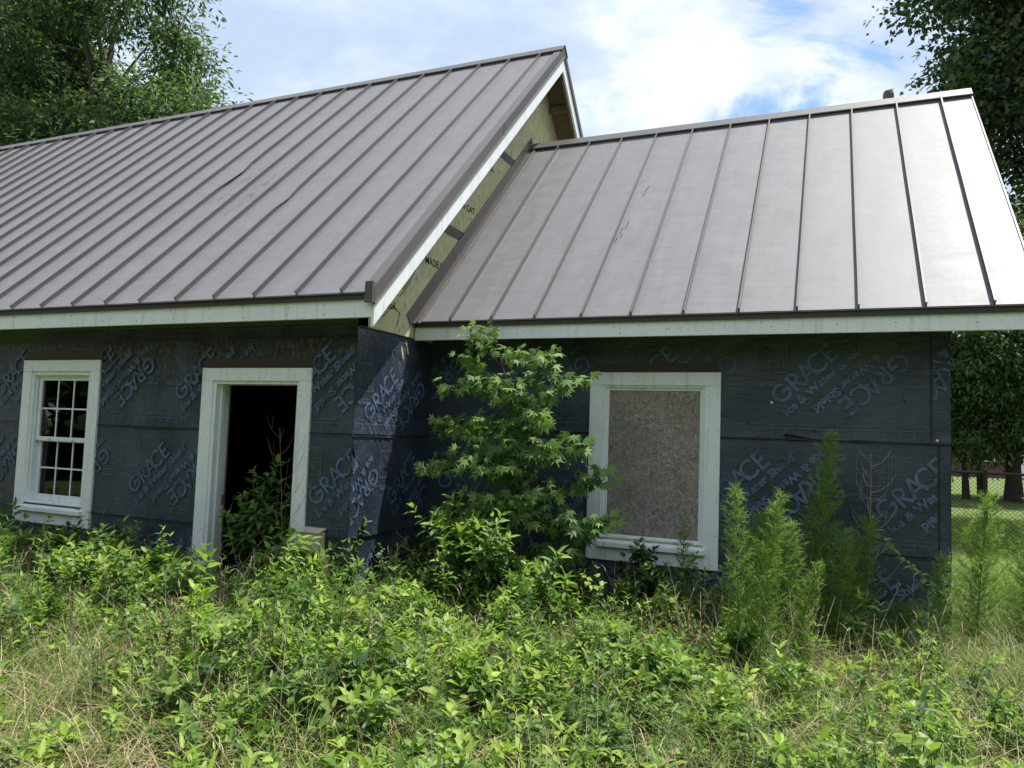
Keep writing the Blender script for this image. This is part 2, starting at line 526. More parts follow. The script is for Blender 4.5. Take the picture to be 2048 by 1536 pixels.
def template(kind):
    """(verts (k,3): along, across, up) and faces (tris)"""
    if kind == 'lance':
        V = [(0, 0, 0), (.3, .5, .05), (.3, -.5, .05), (.34, 0, -.05), (.68, .36, .02), (.68, -.36, .02), (.7, 0, -.08), (1, 0, -.12)]
        F = [(0, 3, 1), (0, 2, 3), (1, 3, 6), (1, 6, 4), (2, 6, 3), (2, 5, 6), (4, 6, 7), (5, 7, 6)]
    elif kind == 'diamond':
        V = [(0, 0, 0), (.45, .5, .06), (.45, -.5, .06), (1, 0, -.08)]
        F = [(0, 2, 3), (0, 3, 1)]
    elif kind == 'star':
        V = [(0, 0, 0), (0.3, 0, 0)]
        tips = [(-82, .62), (-42, .86), (0, 1.0), (42, .86), (82, .62)]
        nott = [(-62, .34), (-21, .40), (21, .40), (62, .34)]
        ring = [(-125, .22)] + [x for p in zip(tips[:-1], nott) for x in p] + [tips[-1], (125, .22)]
        for a, r in ring:
            a = math.radians(a)
            V.append((0.3 + .75 * r * math.cos(a), .95 * r * math.sin(a), -.16 * r * r))
        V[0] = (0.12, 0, 0)
        k = len(ring)
        F = [(1, 2 + i, 3 + i) for i in range(k - 1)] + [(1, 2 + k - 1, 0), (1, 0, 2)]
    elif kind == 'needle':
        V = [(0, .5, 0), (0, -.5, 0), (.55, .42, .10), (.55, -.42, .10), (1, 0, .0)]
        F = [(0, 1, 3), (0, 3, 2), (2, 3, 4)]
    elif kind == 'blade':
        V = [(0, .5, 0), (0, -.5, 0), (.35, .45, .10), (.35, -.45, .10), (.7, .32, .02), (.7, -.32, .02), (1, 0, -.25)]
        F = [(0, 1, 3), (0, 3, 2), (2, 3, 5), (2, 5, 4), (4, 5, 6)]
    return np.array(V, float), np.array(F, int)


def scatter(kind, P, D, N, L, Wd, droop=None):
    """P positions, D along directions, N up hints, L lengths, Wd widths -> V, F"""
    tv, tf = template(kind)
    P, D, N = np.asarray(P, float), nrmz(np.asarray(D, float)), np.asarray(N, float)
    S = nrmz(np.cross(N, D))
    U = np.cross(D, S)
    L = np.asarray(L, float)[:, None, None]
    Wd = np.asarray(Wd, float)[:, None, None]
    up = tv[None, :, 2:3] * L
    if droop is not None:
        up = up - (np.asarray(droop, float)[:, None, None] * (tv[None, :, 0:1] ** 2) * L)
    V = P[:, None, :] + tv[None, :, 0:1] * L * D[:, None, :] + tv[None, :, 1:2] * Wd * S[:, None, :] + up * U[:, None, :]
    n, k = len(P), len(tv)
    F = (tf[None] + (np.arange(n) * k)[:, None, None]).reshape(-1, 3)
    return V.reshape(-1, 3), F, k


class Leaves:
    def __init__(self, kind):
        self.kind = kind
        self.P, self.D, self.N, self.L, self.W, self.T, self.B = [], [], [], [], [], [], []
    def add(self, p, d, n, l, w, t, b=0.0):
        self.P.append(p); self.D.append(d); self.N.append(n); self.L.append(l); self.W.append(w); self.T.append(t); self.B.append(b)
    def build(self, name, mat, parent=None, **kw):
        if not self.P:
            return None
        V, F, k = scatter(self.kind, self.P, self.D, self.N, self.L, self.W, self.B)
        return mobj(name, V, F, mat, parent, tint=np.repeat(np.asarray(self.T), k), **kw)


def rv(s=1.0):
    return Vector((random.gauss(0, s), random.gauss(0, s), random.gauss(0, s)))


# ------------------------------------------------------------------ ground
def gz(x, y):
    return 0.035 * mnoise.noise(Vector((x * 0.6, y * 0.6, 0))) + 0.012 * mnoise.noise(Vector((x * 3, y * 3, 5)))


axx = [-400, -150, -70, -40, -25, -18] + list(np.linspace(-13, 14, 109)) + [18, 25, 40, 70, 150, 400]
axy = [-400, -150, -70, -40, -25, -14] + list(np.linspace(-9, 14, 93)) + [18, 25, 40, 70, 150, 400]
V = [(x, y, gz(x, y) if (-14 < x < 15 and -10 < y < 15) else 0.0) for y in axy for x in axx]
nx = len(axx)
F = [(j * nx + i, j * nx + i + 1, (j + 1) * nx + i + 1, (j + 1) * nx + i) for j in range(len(axy) - 1) for i in range(nx - 1)]
mobj('ground', V, F, M['ground'], smooth=True, kind='structure')

# ------------------------------------------------------------------ house: measurements
XL = -11.5                      # far left end of main block
D1 = 1.23                       # wing front wall is set back
WX = 4.335                      # wing right corner
MZ = lambda y: 2.58 + 0.968 * (y + 0.33)        # main front roof plane
MYR, MZR = 3.7146, 2.58 + 0.968 * (3.7146 + 0.33)
WZ = lambda y: 2.533 + 0.964 * (y - 0.85)       # wing front roof plane
WYR = 3.6155
WZR = WZ(WYR)
MBACK = 2 * MYR
WBACK = 2 * WYR - D1

house = thing('house', 'unfinished house wrapped in black membrane with grey standing seam metal roofs', 'house')


def wall_holes(name, axis, a0, a1, z0, z1, holes, d0, d1, mat, parent):
    """wall slab between depths d0 (outer) and d1 (inner) with rectangular holes; axis 'x' wall runs along X"""
    xs = sorted({a0, a1, *[h[0] for h in holes], *[h[1] for h in holes]})
    zs = sorted({z0, z1, *[h[2] for h in holes], *[h[3] for h in holes]})
    g = Geo()
    P = (lambda a, d, z: (a, d, z)) if axis == 'x' else (lambda a, d, z: (d, a, z))
    def inside(a, z):
        return any(h[0] < a < h[1] and h[2] < z < h[3] for h in holes)
    for i in range(len(xs) - 1):
        for j in range(len(zs) - 1):
            if inside((xs[i] + xs[i + 1]) / 2, (zs[j] + zs[j + 1]) / 2):
                continue
            for d in (d0, d1):
                g.add([P(xs[i], d, zs[j]), P(xs[i + 1], d, zs[j]), P(xs[i + 1], d, zs[j + 1]), P(xs[i], d, zs[j + 1])], [(0, 1, 2, 3)])
    for h in list(holes) + [(a0, a1, z0, z1)]:
        c = [(h[0], h[2]), (h[1], h[2]), (h[1], h[3]), (h[0], h[3])]
        for k in range(4):
            (p, q), (p2, q2) = c[k], c[(k + 1) % 4]
            g.add([P(p, d0, q), P(p2, d0, q2), P(p2, d1, q2), P(p, d1, q)], [(0, 1, 2, 3)])
    return g.build(name, mat, parent)


WIN_L = (-3.885, -3.034, 0.690, 1.995)      # opening inside casing
DOOR = (-1.483, -0.545, -0.05, 1.914)
WIN_R = (1.726, 2.582, 0.690, 1.988)
wall_main = wall_holes('front_wall', 'x', XL, 0, -0.1, 2.60, [WIN_L, DOOR], 0.0, 0.14, M['sheath_front'], house)
wall_wing = wall_holes('wing_wall', 'x', 0.02, WX, -0.1, 2.62, [WIN_R], D1, D1 + 0.14, M['sheath'], house)
# gable wall on X = 0, up to the underside of the roof
g = Geo()
pts = [(0.14, -0.1), (MBACK - 0.01, -0.1), (MBACK - 0.01, MZ(0.14) - 0.10), (MYR, MZR - 0.10), (0.14, MZ(0.14) - 0.10)]
for x in (0.0, -0.14):
    g.add([(x, a, z) for a, z in pts], [tuple(range(5))])
g.add([(0.0, 0.0, -0.1), (0.0, 0.14, -0.1), (0.0, 0.14, MZ(0.14) - 0.1), (0.0, 0.0, MZ(0.0) - 0.1)], [(0, 1, 2, 3)])
for k in range(5):
    a, b = pts[k], pts[(k + 1) % 5]
    g.add([(0.0, *a), (0.0, *b), (-0.14, *b), (-0.14, *a)], [(0, 1, 2, 3)])
wall_gable = g.build('gable_wall', M['sheath'], house)
# remaining walls close the house so that the inside is dark
g = Geo()
g.box(XL, 0, MBACK, MBACK + 0.14, -0.1, 2.62)
g.hexa([(XL, 0.14, -0.1), (XL + 0.14, 0.14, -0.1), (XL + 0.14, MBACK, -0.1), (XL, MBACK, -0.1)], [(XL, 0.14, 2.6), (XL + 0.14, 0.14, 2.6), (XL + 0.14, MBACK, 2.6), (XL, MBACK, 2.6)])
g.add([(XL + .07, 0, 2.5), (XL + .07, MBACK, 2.5), (XL + .07, MYR, MZR - 0.1)], [(0, 1, 2)])
g.build('back_wall', M['sheath'], house)
g = Geo()
g.box(0.02, WX - 0.16, WBACK, WBACK + 0.14, -0.1, 2.62)
g.box(WX - 0.14, WX - 0.002, D1 + 0.145, WBACK + 0.14, -0.1, 2.60)
g.add([(WX - .004, D1 + .15, 2.55), (WX - .004, WBACK, 2.55), (WX - .004, WYR, WZR - 0.12)], [(0, 1, 2)])
g.build('wing_end_wall', M['sheath'], house)
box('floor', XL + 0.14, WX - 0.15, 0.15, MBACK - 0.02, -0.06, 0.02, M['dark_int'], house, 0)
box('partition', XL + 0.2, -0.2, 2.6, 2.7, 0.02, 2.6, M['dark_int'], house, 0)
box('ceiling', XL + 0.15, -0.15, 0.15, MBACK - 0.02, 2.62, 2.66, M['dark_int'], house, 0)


# ------------------------------------------------------------------ membrane sheets, laps and print
def stroke(pts, w):
    """thick polyline in 2D -> verts, faces (quads)"""
    pts = [Vector((p[0], p[1])) for p in pts]
    V, F = [], []
    for i, p in enumerate(pts):
        a = pts[max(i - 1, 0)]
        b = pts[min(i + 1, len(pts) - 1)]
        t = (b - a).normalized()
        nn = Vector((-t.y, t.x))
        k = 1.0
        if 0 < i < len(pts) - 1:
            t1 = (p - a).normalized()
            k = 1 / max(0.5, abs(nn.dot(Vector((-t1.y, t1.x)))))
        V += [tuple(p - nn * w / 2 * k), tuple(p + nn * w / 2 * k)]
    for i in range(len(pts) - 1):
        F.append((2 * i, 2 * i + 2, 2 * i + 3, 2 * i + 1))
    return V, F


def arc(cx, cy, r, a0, a1, n=22):
    return [(cx + r * math.cos(math.radians(a0 + (a1 - a0) * i / n)), cy + r * math.sin(math.radians(a0 + (a1 - a0) * i / n))) for i in range(n + 1)]


class Flat:
    def __init__(self):
        self.V, self.F, self.k = [], [], 0
    def add(self, V, F, mat=None):
        b = len(self.V)
        self.k = (self.k + 1) % 14
        for v in V:
            v = Vector((v[0], v[1], 0))
            if mat is not None:
                v = mat @ v
            self.V.append((v.x, v.y, self.k * 0.00012))
        self.F += [tuple(i + b for i in f) for f in F]
    def st(self, pts, w, mat=None):
        self.add(*stroke(pts, w), mat)


def text_mesh(body, size, bold=0.0):
    cu = bpy.data.curves.new('lettering', 'FONT')
    cu.body = body
    cu.size = size
    cu.offset = bold
    cu.resolution_u = 3
    o = bpy.data.objects.new('lettering', cu)
    COL.objects.link(o)
    dg = bpy.context.evaluated_depsgraph_get()
    me = bpy.data.meshes.new_from_object(o.evaluated_get(dg))
    V = [(v.co.x, v.co.y) for v in me.vertices]
    F = [tuple(p.vertices) for p in me.polygons]
    bpy.data.objects.remove(o)
    bpy.data.curves.remove(cu)
    bpy.data.meshes.remove(me)
    w = max(v[0] for v in V) if V else 0
    return V, F, w


def tr2(x, y, a=0.0, sx=1.0, sy=1.0):
    return Matrix.Translation((x, y, 0)) @ Matrix.Rotation(a, 4, 'Z') @ Matrix.Diagonal((sx, sy, 1, 1))


def grace(fl, mat):
    """the five big letters, cap height .125, along +x from x=0 (G centre)"""
    w = 0.0235
    r = 0.0625
    fl.st(arc(0, r, r, 48, 338), w, mat)
    fl.st([(0.0, r), (r + .002, r)], w, mat)
    fl.st([(r - .002, r + 0.01), (r - .006, 0.028)], w * .9, mat)
    x = 0.098
    fl.st([(x, -0.011), (x, 0.136)], w, mat)
    fl.st([(x, 0.125)] + arc(x + .032, 0.092, 0.033, 90, -90, 12) + [(x, 0.059)], w * .92, mat)
    fl.st([(x + .022, 0.059), (x + .078, -0.011)], w, mat)
    x = 0.19
    fl.st([(x, -0.011), (x + .056, 0.136)], w, mat)
    fl.st([(x + .056, 0.136), (x + .112, -0.011)], w, mat)
    fl.st([(x + .026, 0.036), (x + .088, 0.036)], w * .85, mat)
    fl.st(arc(0.352, r, r + .004, 42, 318), w, mat)
    x = 0.432
    fl.st([(x, -0.011), (x, 0.136)], w, mat)
    fl.st([(x, 0.125), (x + .07, 0.125)], w, mat)
    fl.st([(x, 0.064), (x + .06, 0.064)], w, mat)
    fl.st([(x, 0.0), (x + .07, 0.0)], w, mat)


STAMP, STAMP_LINE = Flat(), Flat()
_iv, _if, _iw = text_mesh('Ice & Water Shield', 0.1, 0.0035)
_rv, _rf, _rw = text_mesh('R', 0.022, 0.0005)
for half in (0, 1):
    base = Matrix.Rotation(math.radians(43 + 180 * half), 4, 'Z')
    grace(STAMP, base @ tr2(-0.375, 0.135))
    # letters of the second row stay condensed: total run about .74
    STAMP.add(_iv, _if, base @ tr2(-0.475, 0.035, 0, 0.765 / _iw, 0.90))
    STAMP.add(_rv, _rf, base @ tr2(0.302, 0.085))
    STAMP.st(arc(0.309, 0.092, 0.017, 0, 360, 18), 0.003, base)
# picture of a hand pulling the cord, in a thin frame
bx, by, bw, bh = -0.615, 0.047, 0.235, 0.226
for p in ([(0, 0), (bw, 0)], [(0, bh), (bw, bh)], [(0, 0), (0, bh)], [(bw, 0), (bw, bh)]):
    STAMP_LINE.st([(bx + a, by + b) for a, b in p], 0.0035)
hand = [[(.05, .226), (.075, .18), (.10, .16), (.115, .128), (.135, .118)], [(.16, .226), (.175, .18), (.178, .14), (.165, .11), (.15, .09)],
        [(.115, .128), (.13, .10), (.145, .085)], [(.128, .14), (.145, .11)], [(.145, .145), (.158, .112)], [(.0, .13), (.03, .12), (.06, .115), (.075, .10)],
        [(.0, .09), (.03, .095), (.06, .085), (.078, .092)], [(.075, .098), (.13, .10), (.235, .106)], [(.10, 0), (.105, .095)], [(.155, 0), (.172, .085)],
        [(.185, 0), (.19, .15), (.185, .226)], [(.13, .072), (.165, .088), (.172, .066), (.14, .062)], [(.05, .09), (.055, .115)], [(.215, .0), (.213, .226)], [(.155, .15), (.168, .125)]]
for p in hand:
    STAMP_LINE.st([(bx + a, by + b) for a, b in p], 0.0030)
STAMP_LINE.st([(-0.845, -0.022), (-0.45, -0.022)], 0.003)
for s, x, y, sz in (('RIPCORD', -0.455, -0.035, 0.036), ('Split Release', -0.70, -0.038, 0.027), ('On Demand', -0.70, 0.008, 0.027)):
    v, f, w = text_mesh(s, sz, 0.0003)
    STAMP_LINE.add(v, f, tr2(x, y, math.pi))


def clipped(flat, c, rect, holes, grid=None):
    """copy of a flat print at centre c, cut to rect (a0,a1,z0,z1) minus holes -> bmesh in (a,z)"""
    bm = bmesh.new()
    a0, a1, z0, z1 = rect
    xs = [v[0] + c[0] for v in flat.V]
    ys = [v[1] + c[1] for v in flat.V]
    if max(xs) < a0 or min(xs) > a1 or max(ys) < z0 or min(ys) > z1:
        return bm
    vs = [bm.verts.new((x, y, v[2])) for x, y, v in zip(xs, ys, flat.V)]
    for f in flat.F:
        try:
            bm.faces.new([vs[i] for i in f])
        except ValueError:
            pass
    def cut(co, no, clear):
        bmesh.ops.bisect_plane(bm, geom=bm.verts[:] + bm.edges[:] + bm.faces[:], plane_co=co, plane_no=no, clear_outer=clear)
    cut((a0, 0, 0), (-1, 0, 0), True)
    cut((a1, 0, 0), (1, 0, 0), True)
    cut((0, z0, 0), (0, -1, 0), True)
    cut((0, z1, 0), (0, 1, 0), True)
    for h in holes:
        if h[1] < min(xs) or h[0] > max(xs):
            continue
        for co, no in (((h[0], 0, 0), (1, 0, 0)), ((h[1], 0, 0), (1, 0, 0)), ((0, h[2], 0), (0, 1, 0)), ((0, h[3], 0), (0, 1, 0))):
            cut(co, no, False)
        dead = [f for f in bm.faces if h[0] < f.calc_center_median().x < h[1] and h[2] < f.calc_center_median().y < h[3]]
        bmesh.ops.delete(bm, geom=dead, context='FACES')
    if grid:
        for v0, v1, no in ((max(a0, min(xs)), min(a1, max(xs)), (1, 0, 0)), (max(z0, min(ys)), min(z1, max(ys)), (0, 1, 0))):
            k = v0
            while k < v1:
                cut((k, 0, 0) if no[0] else (0, k, 0), no, False)
                k += grid
    return bm


class Wallmap:
    """maps (a, z, out) on a wall to world; fold(a,z) gives the sheet's relief"""
    def __init__(self, axis, d, relief):
        self.axis, self.d, self.relief = axis, d, relief
    def P(self, a, z, o):
        return (a, self.d - o, z) if self.axis == 'x' else (self.d + o, a, z)


def relief_flat(a, z):
    return 0.0026 * mnoise.noise(Vector((a * 2.2, z * 7, 1))) + 0.0009 * mnoise.noise(Vector((a * 10, z * 4, 2)))


def relief_wrinkled(a, z):
    q = a * 0.86 + z * 0.42 + 0.05 * mnoise.noise(Vector((a * 4, z * 4, 3)))
    env = 0.35 + 0.65 * max(0.0, mnoise.noise(Vector((a * 1.7, z * 1.4, 9))) + 0.45)
    s = 1.4 * mnoise.noise(Vector((q * 26, (z * 0.8 - a * 0.5) * 2.4, 0)))
    return 0.0105 * env * (1 - abs(s)) * min(1.0, (z + 0.2)) - 0.003 + 0.004 * mnoise.noise(Vector((a * 2.5, z * 2.5, 6)))


def sheet(parent, wm, a0, a1, z0, z1, holes, mat, step=0.04, lip=0.006, jag=0.0, topjag=0.0, seed=0):
    na = max(2, int((a1 - a0) / step))
    nz = max(2, int((z1 - z0) / step))
    V, F, idx = [], [], {}
    for j in range(nz + 1):
        for i in range(na + 1):
            a = a0 + (a1 - a0) * i / na
            z = z0 + (z1 - z0) * j / nz
            k = max(0, 1 - (z - z0) / 0.12)
            if j == 0:
                z += 0.006 * mnoise.noise(Vector((a * 3 + seed, seed, 0))) + jag * mnoise.noise(Vector((a * 18, seed, 1)))
            if j == nz and topjag:
                z += topjag * (mnoise.noise(Vector((a * 22, seed, 3))) - 0.3)
            V.append(wm.P(a, z, 0.0035 + wm.relief(a, z) * (1 if 0 < i < na else 0.3) + lip * k * k))
    for j in range(nz):
        for i in range(na):
            ac, zc = a0 + (a1 - a0) * (i + .5) / na, z0 + (z1 - z0) * (j + .5) / nz
            if any(h[0] < ac < h[1] and h[2] < zc < h[3] for h in holes):
                continue
            q = (j * (na + 1) + i, j * (na + 1) + i + 1, (j + 1) * (na + 1) + i + 1, (j + 1) * (na + 1) + i)
            F.append(q if wm.axis == 'x' else q)
    return mobj('membrane_sheet', V, F, mat, parent, smooth=True)


def prints(parent, wm, centers, rect, holes, out, grid=None):
    for flat, nm, mat, oo in ((STAMP, 'lettering', M['print'], out), (STAMP_LINE, 'printed_picture', M['line'], out + 0.002)):
        V, F = [], []
        for c in centers:
            bm = clipped(flat, c, rect, holes, grid)
            bm.verts.index_update()
            b = len(V)
            for v in bm.verts:
                rl = wm.relief(v.co.x, v.co.y) if grid else 0.0
                V.append(wm.P(v.co.x, v.co.y, oo + rl + v.co.z))
            F += [tuple(b + v.index for v in f.verts) for f in bm.faces]
            bm.free()
        if F:
            mobj(nm, V, F, mat, parent, kind='stuff')


def guide_lines(parent, wm, a0, a1, z, holes, sag=0.0):
    """thin printed rule, dashes and ticks above a lap"""
    g = Geo()
    ax = (0, 0, 1)
    oo = 0.0132
    def ok(a, zz):
        return not any(h[0] - .02 < a < h[1] + .02 and h[2] < zz < h[3] for h in holes)
    wob = lambda a: 0.004 * mnoise.noise(Vector((a * 2, z, 0))) + sag
    a = a0
    while a < a1 - 0.02:
        b = min(a + 0.06, a1)
        if ok(a, z) and ok(b, z):
            g.ribbon([wm.P(a, z + wob(a) + .085, oo), wm.P(b, z + wob(b) + .085, oo)], 0.003, ax)
            if int(a / 0.06) % 2:
                g.ribbon([wm.P(a, z + wob(a) + .115, oo), wm.P(b, z + wob(b) + .115, oo)], 0.0035, ax)
        a = b
    k = math.ceil(a0 / 0.1)
    while k * 0.1 < a1:
        a = k * 0.1
        if ok(a, z):
            h = 0.065 if k % 2 else 0.035
            hv = (1, 0, 0) if wm.axis == 'x' else (0, 1, 0)
            g.ribbon([wm.P(a, z + .08 - h, oo), wm.P(a, z + .08, oo)], 0.0035, hv)
        k += 1
    if g.F:
        g.build('guide_line', M['line'], parent, kind='stuff')


def lap(parent, wm, a0, a1, z, holes, amp=0.010, th=0.013, bulge=None):
    """irregular near-black strip laid where one course laps the next"""
    segs, cur = [], []
    n = int((a1 - a0) / 0.02)
    for i in range(n + 1):
        a = a0 + (a1 - a0) * i / n
        if any(h[0] < a < h[1] and h[2] < z < h[3] for h in holes):
            if len(cur) > 1:
                segs.append(cur)
            cur = []
            continue
        cur.append(a)
    if len(cur) > 1:
        segs.append(cur)
    for s in segs:
        V, F = [], []
        for a in s:
            c = z + amp * mnoise.noise(Vector((a * 1.3, z * 3, 8)))
            t = th * (0.45 + 0.9 * abs(mnoise.noise(Vector((a * 9, z, 2)))) + 0.35 * abs(mnoise.noise(Vector((a * 40, z, 3)))))
            up = 0.0
            if bulge and bulge[0] < a < bulge[1]:
                up = bulge[2] * math.sin(math.pi * (a - bulge[0]) / (bulge[1] - bulge[0]))
            o = 0.0135
            V += [wm.P(a, c - t / 2 - up * .4, o - 0.010), wm.P(a, c - t / 2 - up * .4 + .001, o), wm.P(a, c + t / 2, o), wm.P(a, c + t / 2 + .002, o - 0.010)]
        m = len(s)
        for i in range(m - 1):
            for k in range(3):
                F.append((4 * i + k, 4 * i + k + 1, 4 * i + k + 5, 4 * i + k + 4))
        mobj('lap_seam', V, F, M['near_black'], parent)


# main front wall: three courses and a top strip
wm = Wallmap('x', 0.0, relief_flat)
CAS = 0.125
H_main = [(WIN_L[0] - .03, WIN_L[1] + .03, WIN_L[2] - .10, WIN_L[3] + .03), (DOOR[0] - .03, DOOR[1] + .03, -1, DOOR[3] + .03)]
HP_main = [(WIN_L[0] - .10, WIN_L[1] + .10, WIN_L[2] - .16, WIN_L[3] + .1), (DOOR[0] - .1, DOOR[1] + .1, -1, DOOR[3] + .1)]
rows = [(-0.12, 0.66), (0.64, 1.49), (1.47, 2.30)]
for k, (z0, z1) in enumerate(rows):
    for a0, a1 in ((XL, -5.2), (-5.2, -2.93 if k < 2 else -2.95), (-2.93 if k < 2 else -2.95, 0.007)):
        sheet(wall_main, wm, a0 + 0.001, a1, z0, z1, H_main, M['membrane_worn'] if k == 2 else M['membrane'], lip=0.007, topjag=0.05 if (k == 2 and a1 < -2.9) else 0, seed=k)
sheet(wall_main, wm, -3.80, -0.003, 2.285, 2.40, [], M['membrane'], lip=0.006, topjag=0.012, seed=9)
prints(wall_main, wm, [(-0.195, 1.935), (-1.45, 1.935), (-2.70, 1.935), (-3.95, 1.935)], (-5.2, -0.004, 1.49, 2.29), HP_main, 0.0125)
prints(wall_main, wm, [(-1.954, 1.073), (-3.2, 1.073), (-4.44, 1.073)], (-5.2, -1.6, 0.66, 1.46), HP_main, 0.0125)
prints(wall_main, wm, [(0.09, 1.10)], (-0.44, -0.004, 0.66, 1.46), HP_main, 0.0125)
prints(wall_main, wm, [(-0.6, 0.28), (-1.9, 0.25), (-3.1, 0.25)], (-5.2, -0.004, 0.0, 0.63), HP_main, 0.0125)
guide_lines(wall_main, wm, -5.2, -0.01, 1.49, HP_main)
guide_lines(wall_main, wm, -5.2, -0.01, 0.65, HP_main)
guide_lines(wall_main, wm, -3.0, -0.01, 2.285, HP_main)
lap(wall_main, wm, -5.2, -0.004, 1.485, HP_main, bulge=(-2.93, -1.62, 0.03))
lap(wall_main, wm, -5.2, -0.004, 0.652, HP_main)
lap(wall_main, wm, -3.0, -0.004, 2.288, [], 0.004, 0.006)

# gable wall: wrinkled courses, upper sheathing bare
wg = Wallmap('y', 0.0, relief_wrinkled)
for k, (z0, z1, tj) in enumerate(((-0.12, 0.67, 0), (0.65, 1.49, 0), (1.47, 2.375, 0))):
    sheet(wall_gable, wg, -0.007, D1 + 0.004, z0, z1, [], M['membrane_wrinkled'], step=0.011, lip=0.008, topjag=tj, seed=20 + k)
prints(wall_gable, wg, [(0.62, 1.80), (1.02, 1.08), (-0.1, 1.02), (0.5, 0.3)], (0.01, D1 - .01, 0.0, 2.3), [], 0.007, 0.035)
guide_lines(wall_gable, Wallmap('y', 0.0075, relief_wrinkled), 0.01, D1, 1.49, [])
guide_lines(wall_gable, Wallmap('y', 0.0075, relief_wrinkled), 0.01, D1, 2.15, [])
lap(wall_gable, wg, 0.004, D1 - .004, 1.485, [])
lap(wall_gable, wg, 0.004, D1 - .004, 0.655, [])
lap(wall_gable, wg, 0.004, D1 - .36, 2.372, [], 0.012, 0.016)
# bare sheathing: seam tapes, mill stamps
gt = Geo()
for zc, y0, y1 in ((3.555, 1.1, 6.3), (4.775, 2.3, 5.1)):
    gt.add([(0.004, y0, zc - .052), (0.004, y1, zc - .052), (0.004, y1, zc + .052), (0.004, y0, zc + .052)], [(0, 1, 2, 3)])
    gt.build('seam_tape', M['tape'], wall_gable)
    gt = Geo()
gi = Geo()
for body, y, z, sz, rot in (('MADE IN USA', 1.02, 3.12, 0.10, 0.0), ('WALL', 2.18, 4.48, 0.11, 0.0), ('7/16 CAT', 1.62, 3.86, 0.10, 0), ('48 x 96', 2.75, 5.35, 0.12, 0), ('nail', 0.42, 2.58, 0.09, .1)):
    v, f, w = text_mesh(body, sz, 0.0008)
    gi.add([(0.003, y + a * math.cos(rot) - b * math.sin(rot), z + b + a * math.sin(rot)) for a, b in v], f)
for pts in ([(0.35, 2.50), (0.5, 2.62), (0.62, 2.57), (0.57, 2.44)], [(0.62, 2.82), (0.75, 2.98), (0.88, 3.14)], [(0.66, 2.80), (0.80, 2.93), (0.86, 3.02)], [(0.60, 2.72), (0.78, 2.88)]):
    v, f = stroke(pts, 0.008)
    gi.add([(0.0032, a, b) for a, b in v], f)
gi.build('mill_stamp', M['ink'], wall_gable, kind='stuff')

# wing front wall
ww = Wallmap('x', D1, relief_flat)
H_wing = [(WIN_R[0] - .03, WIN_R[1] + .03, WIN_R[2] - .08, WIN_R[3] + .03)]
HP_wing = [(WIN_R[0] - .1, WIN_R[1] + .1, WIN_R[2] - .16, WIN_R[3] + .1)]
for k, (z0, z1, xr) in enumerate(((-0.12, 0.755, 4.31), (0.735, 1.585, 4.26), (1.565, 2.47, 4.21))):
    sheet(wall_wing, ww, 0.001, xr, z0, z1, H_wing, M['membrane'], lip=0.007, seed=30 + k)
    sheet(wall_wing, ww, xr - 0.03, WX + 0.004, z0 + .01, z1, [], M['membrane'], lip=0.009, seed=35 + k)
    gl = Geo()
    gl.add([ww.P(xr - .002, z0 + .015, 0.016), ww.P(xr + .006, z0 + .015, 0.016), ww.P(xr + .004, z1 - .02, 0.013), ww.P(xr - .003, z1 - .02, 0.013)], [(0, 1, 2, 3)])
    gl.build('lap_seam', M['near_black'], wall_wing)
# the corner wrap turns onto the end wall
we = Wallmap('y', WX, relief_flat)
for k, (z0, z1) in enumerate(((-0.12, 0.755), (0.735, 1.585), (1.565, 2.5))):
    sheet(wall_wing, we, D1 - .008, WBACK, z0, z1, [], M['membrane'], step=0.08, lip=0.006, seed=40 + k)
cs = [3.585 - 1.238 * k for k in range(4)] 
prints(wall_wing, ww, [(c, 2.05) for c in cs], (0.02, 4.2, 1.585, 2.44), HP_wing, 0.0125)
prints(wall_wing, ww, [(4.33 - 1.24 * k, 1.198) for k in range(4)], (0.02, 4.25, 0.76, 1.55), HP_wing, 0.0125)
prints(wall_wing, ww, [(4.0 - 1.24 * k, 0.36) for k in range(4)], (0.02, 4.29, 0.0, 0.73), HP_wing, 0.0125)
prints(wall_wing, ww, [(4.03, 2.08)], (4.225, WX - .002, 1.60, 2.44), [], 0.0155)
guide_lines(wall_wing, ww, 0.02, 4.2, 1.575, HP_wing)
guide_lines(wall_wing, ww, 0.02, 4.25, 0.745, HP_wing)
lap(wall_wing, ww, 0.02, WX, 1.572, HP_wing, amp=0.006, th=0.018)
lap(wall_wing, ww, 0.02, WX, 0.745, HP_wing, amp=0.008)
# a lifted flap of membrane above the lap
gf = Geo()
gf.add([ww.P(3.20, 1.600, .012), ww.P(3.50, 1.565, .012), ww.P(3.22, 1.572, .03), ww.P(3.19, 1.615, .022), ww.P(3.27, 1.610, .02)], [(0, 1, 2), (0, 2, 3), (3, 4, 1, 0)])
gf.build('loose_flap', M['near_black'], wall_wing)
for a, z in ((3.10, 1.86), (4.25, 1.60)):
    gn = Geo()
    gn.tube([ww.P(a, z, 0.004), ww.P(a, z, 0.018)], [0.011, 0.008], 8)
    gn.build('nail_head', M['white'], wall_wing)
gn = Geo()
for a, z in ((3.27, 1.68), (3.40, 1.66), (4.02, 1.90), (4.22, 1.33), (2.9, 1.71)):
    gn.add([ww.P(a, z, .012), ww.P(a + .025, z - .03, .012), ww.P(a + .03, z - .027, .012), ww.P(a + .008, z + .004, .012)], [(0, 1, 2, 3)])
gn.build('small_tear', M['near_black'], wall_wing, kind='stuff')


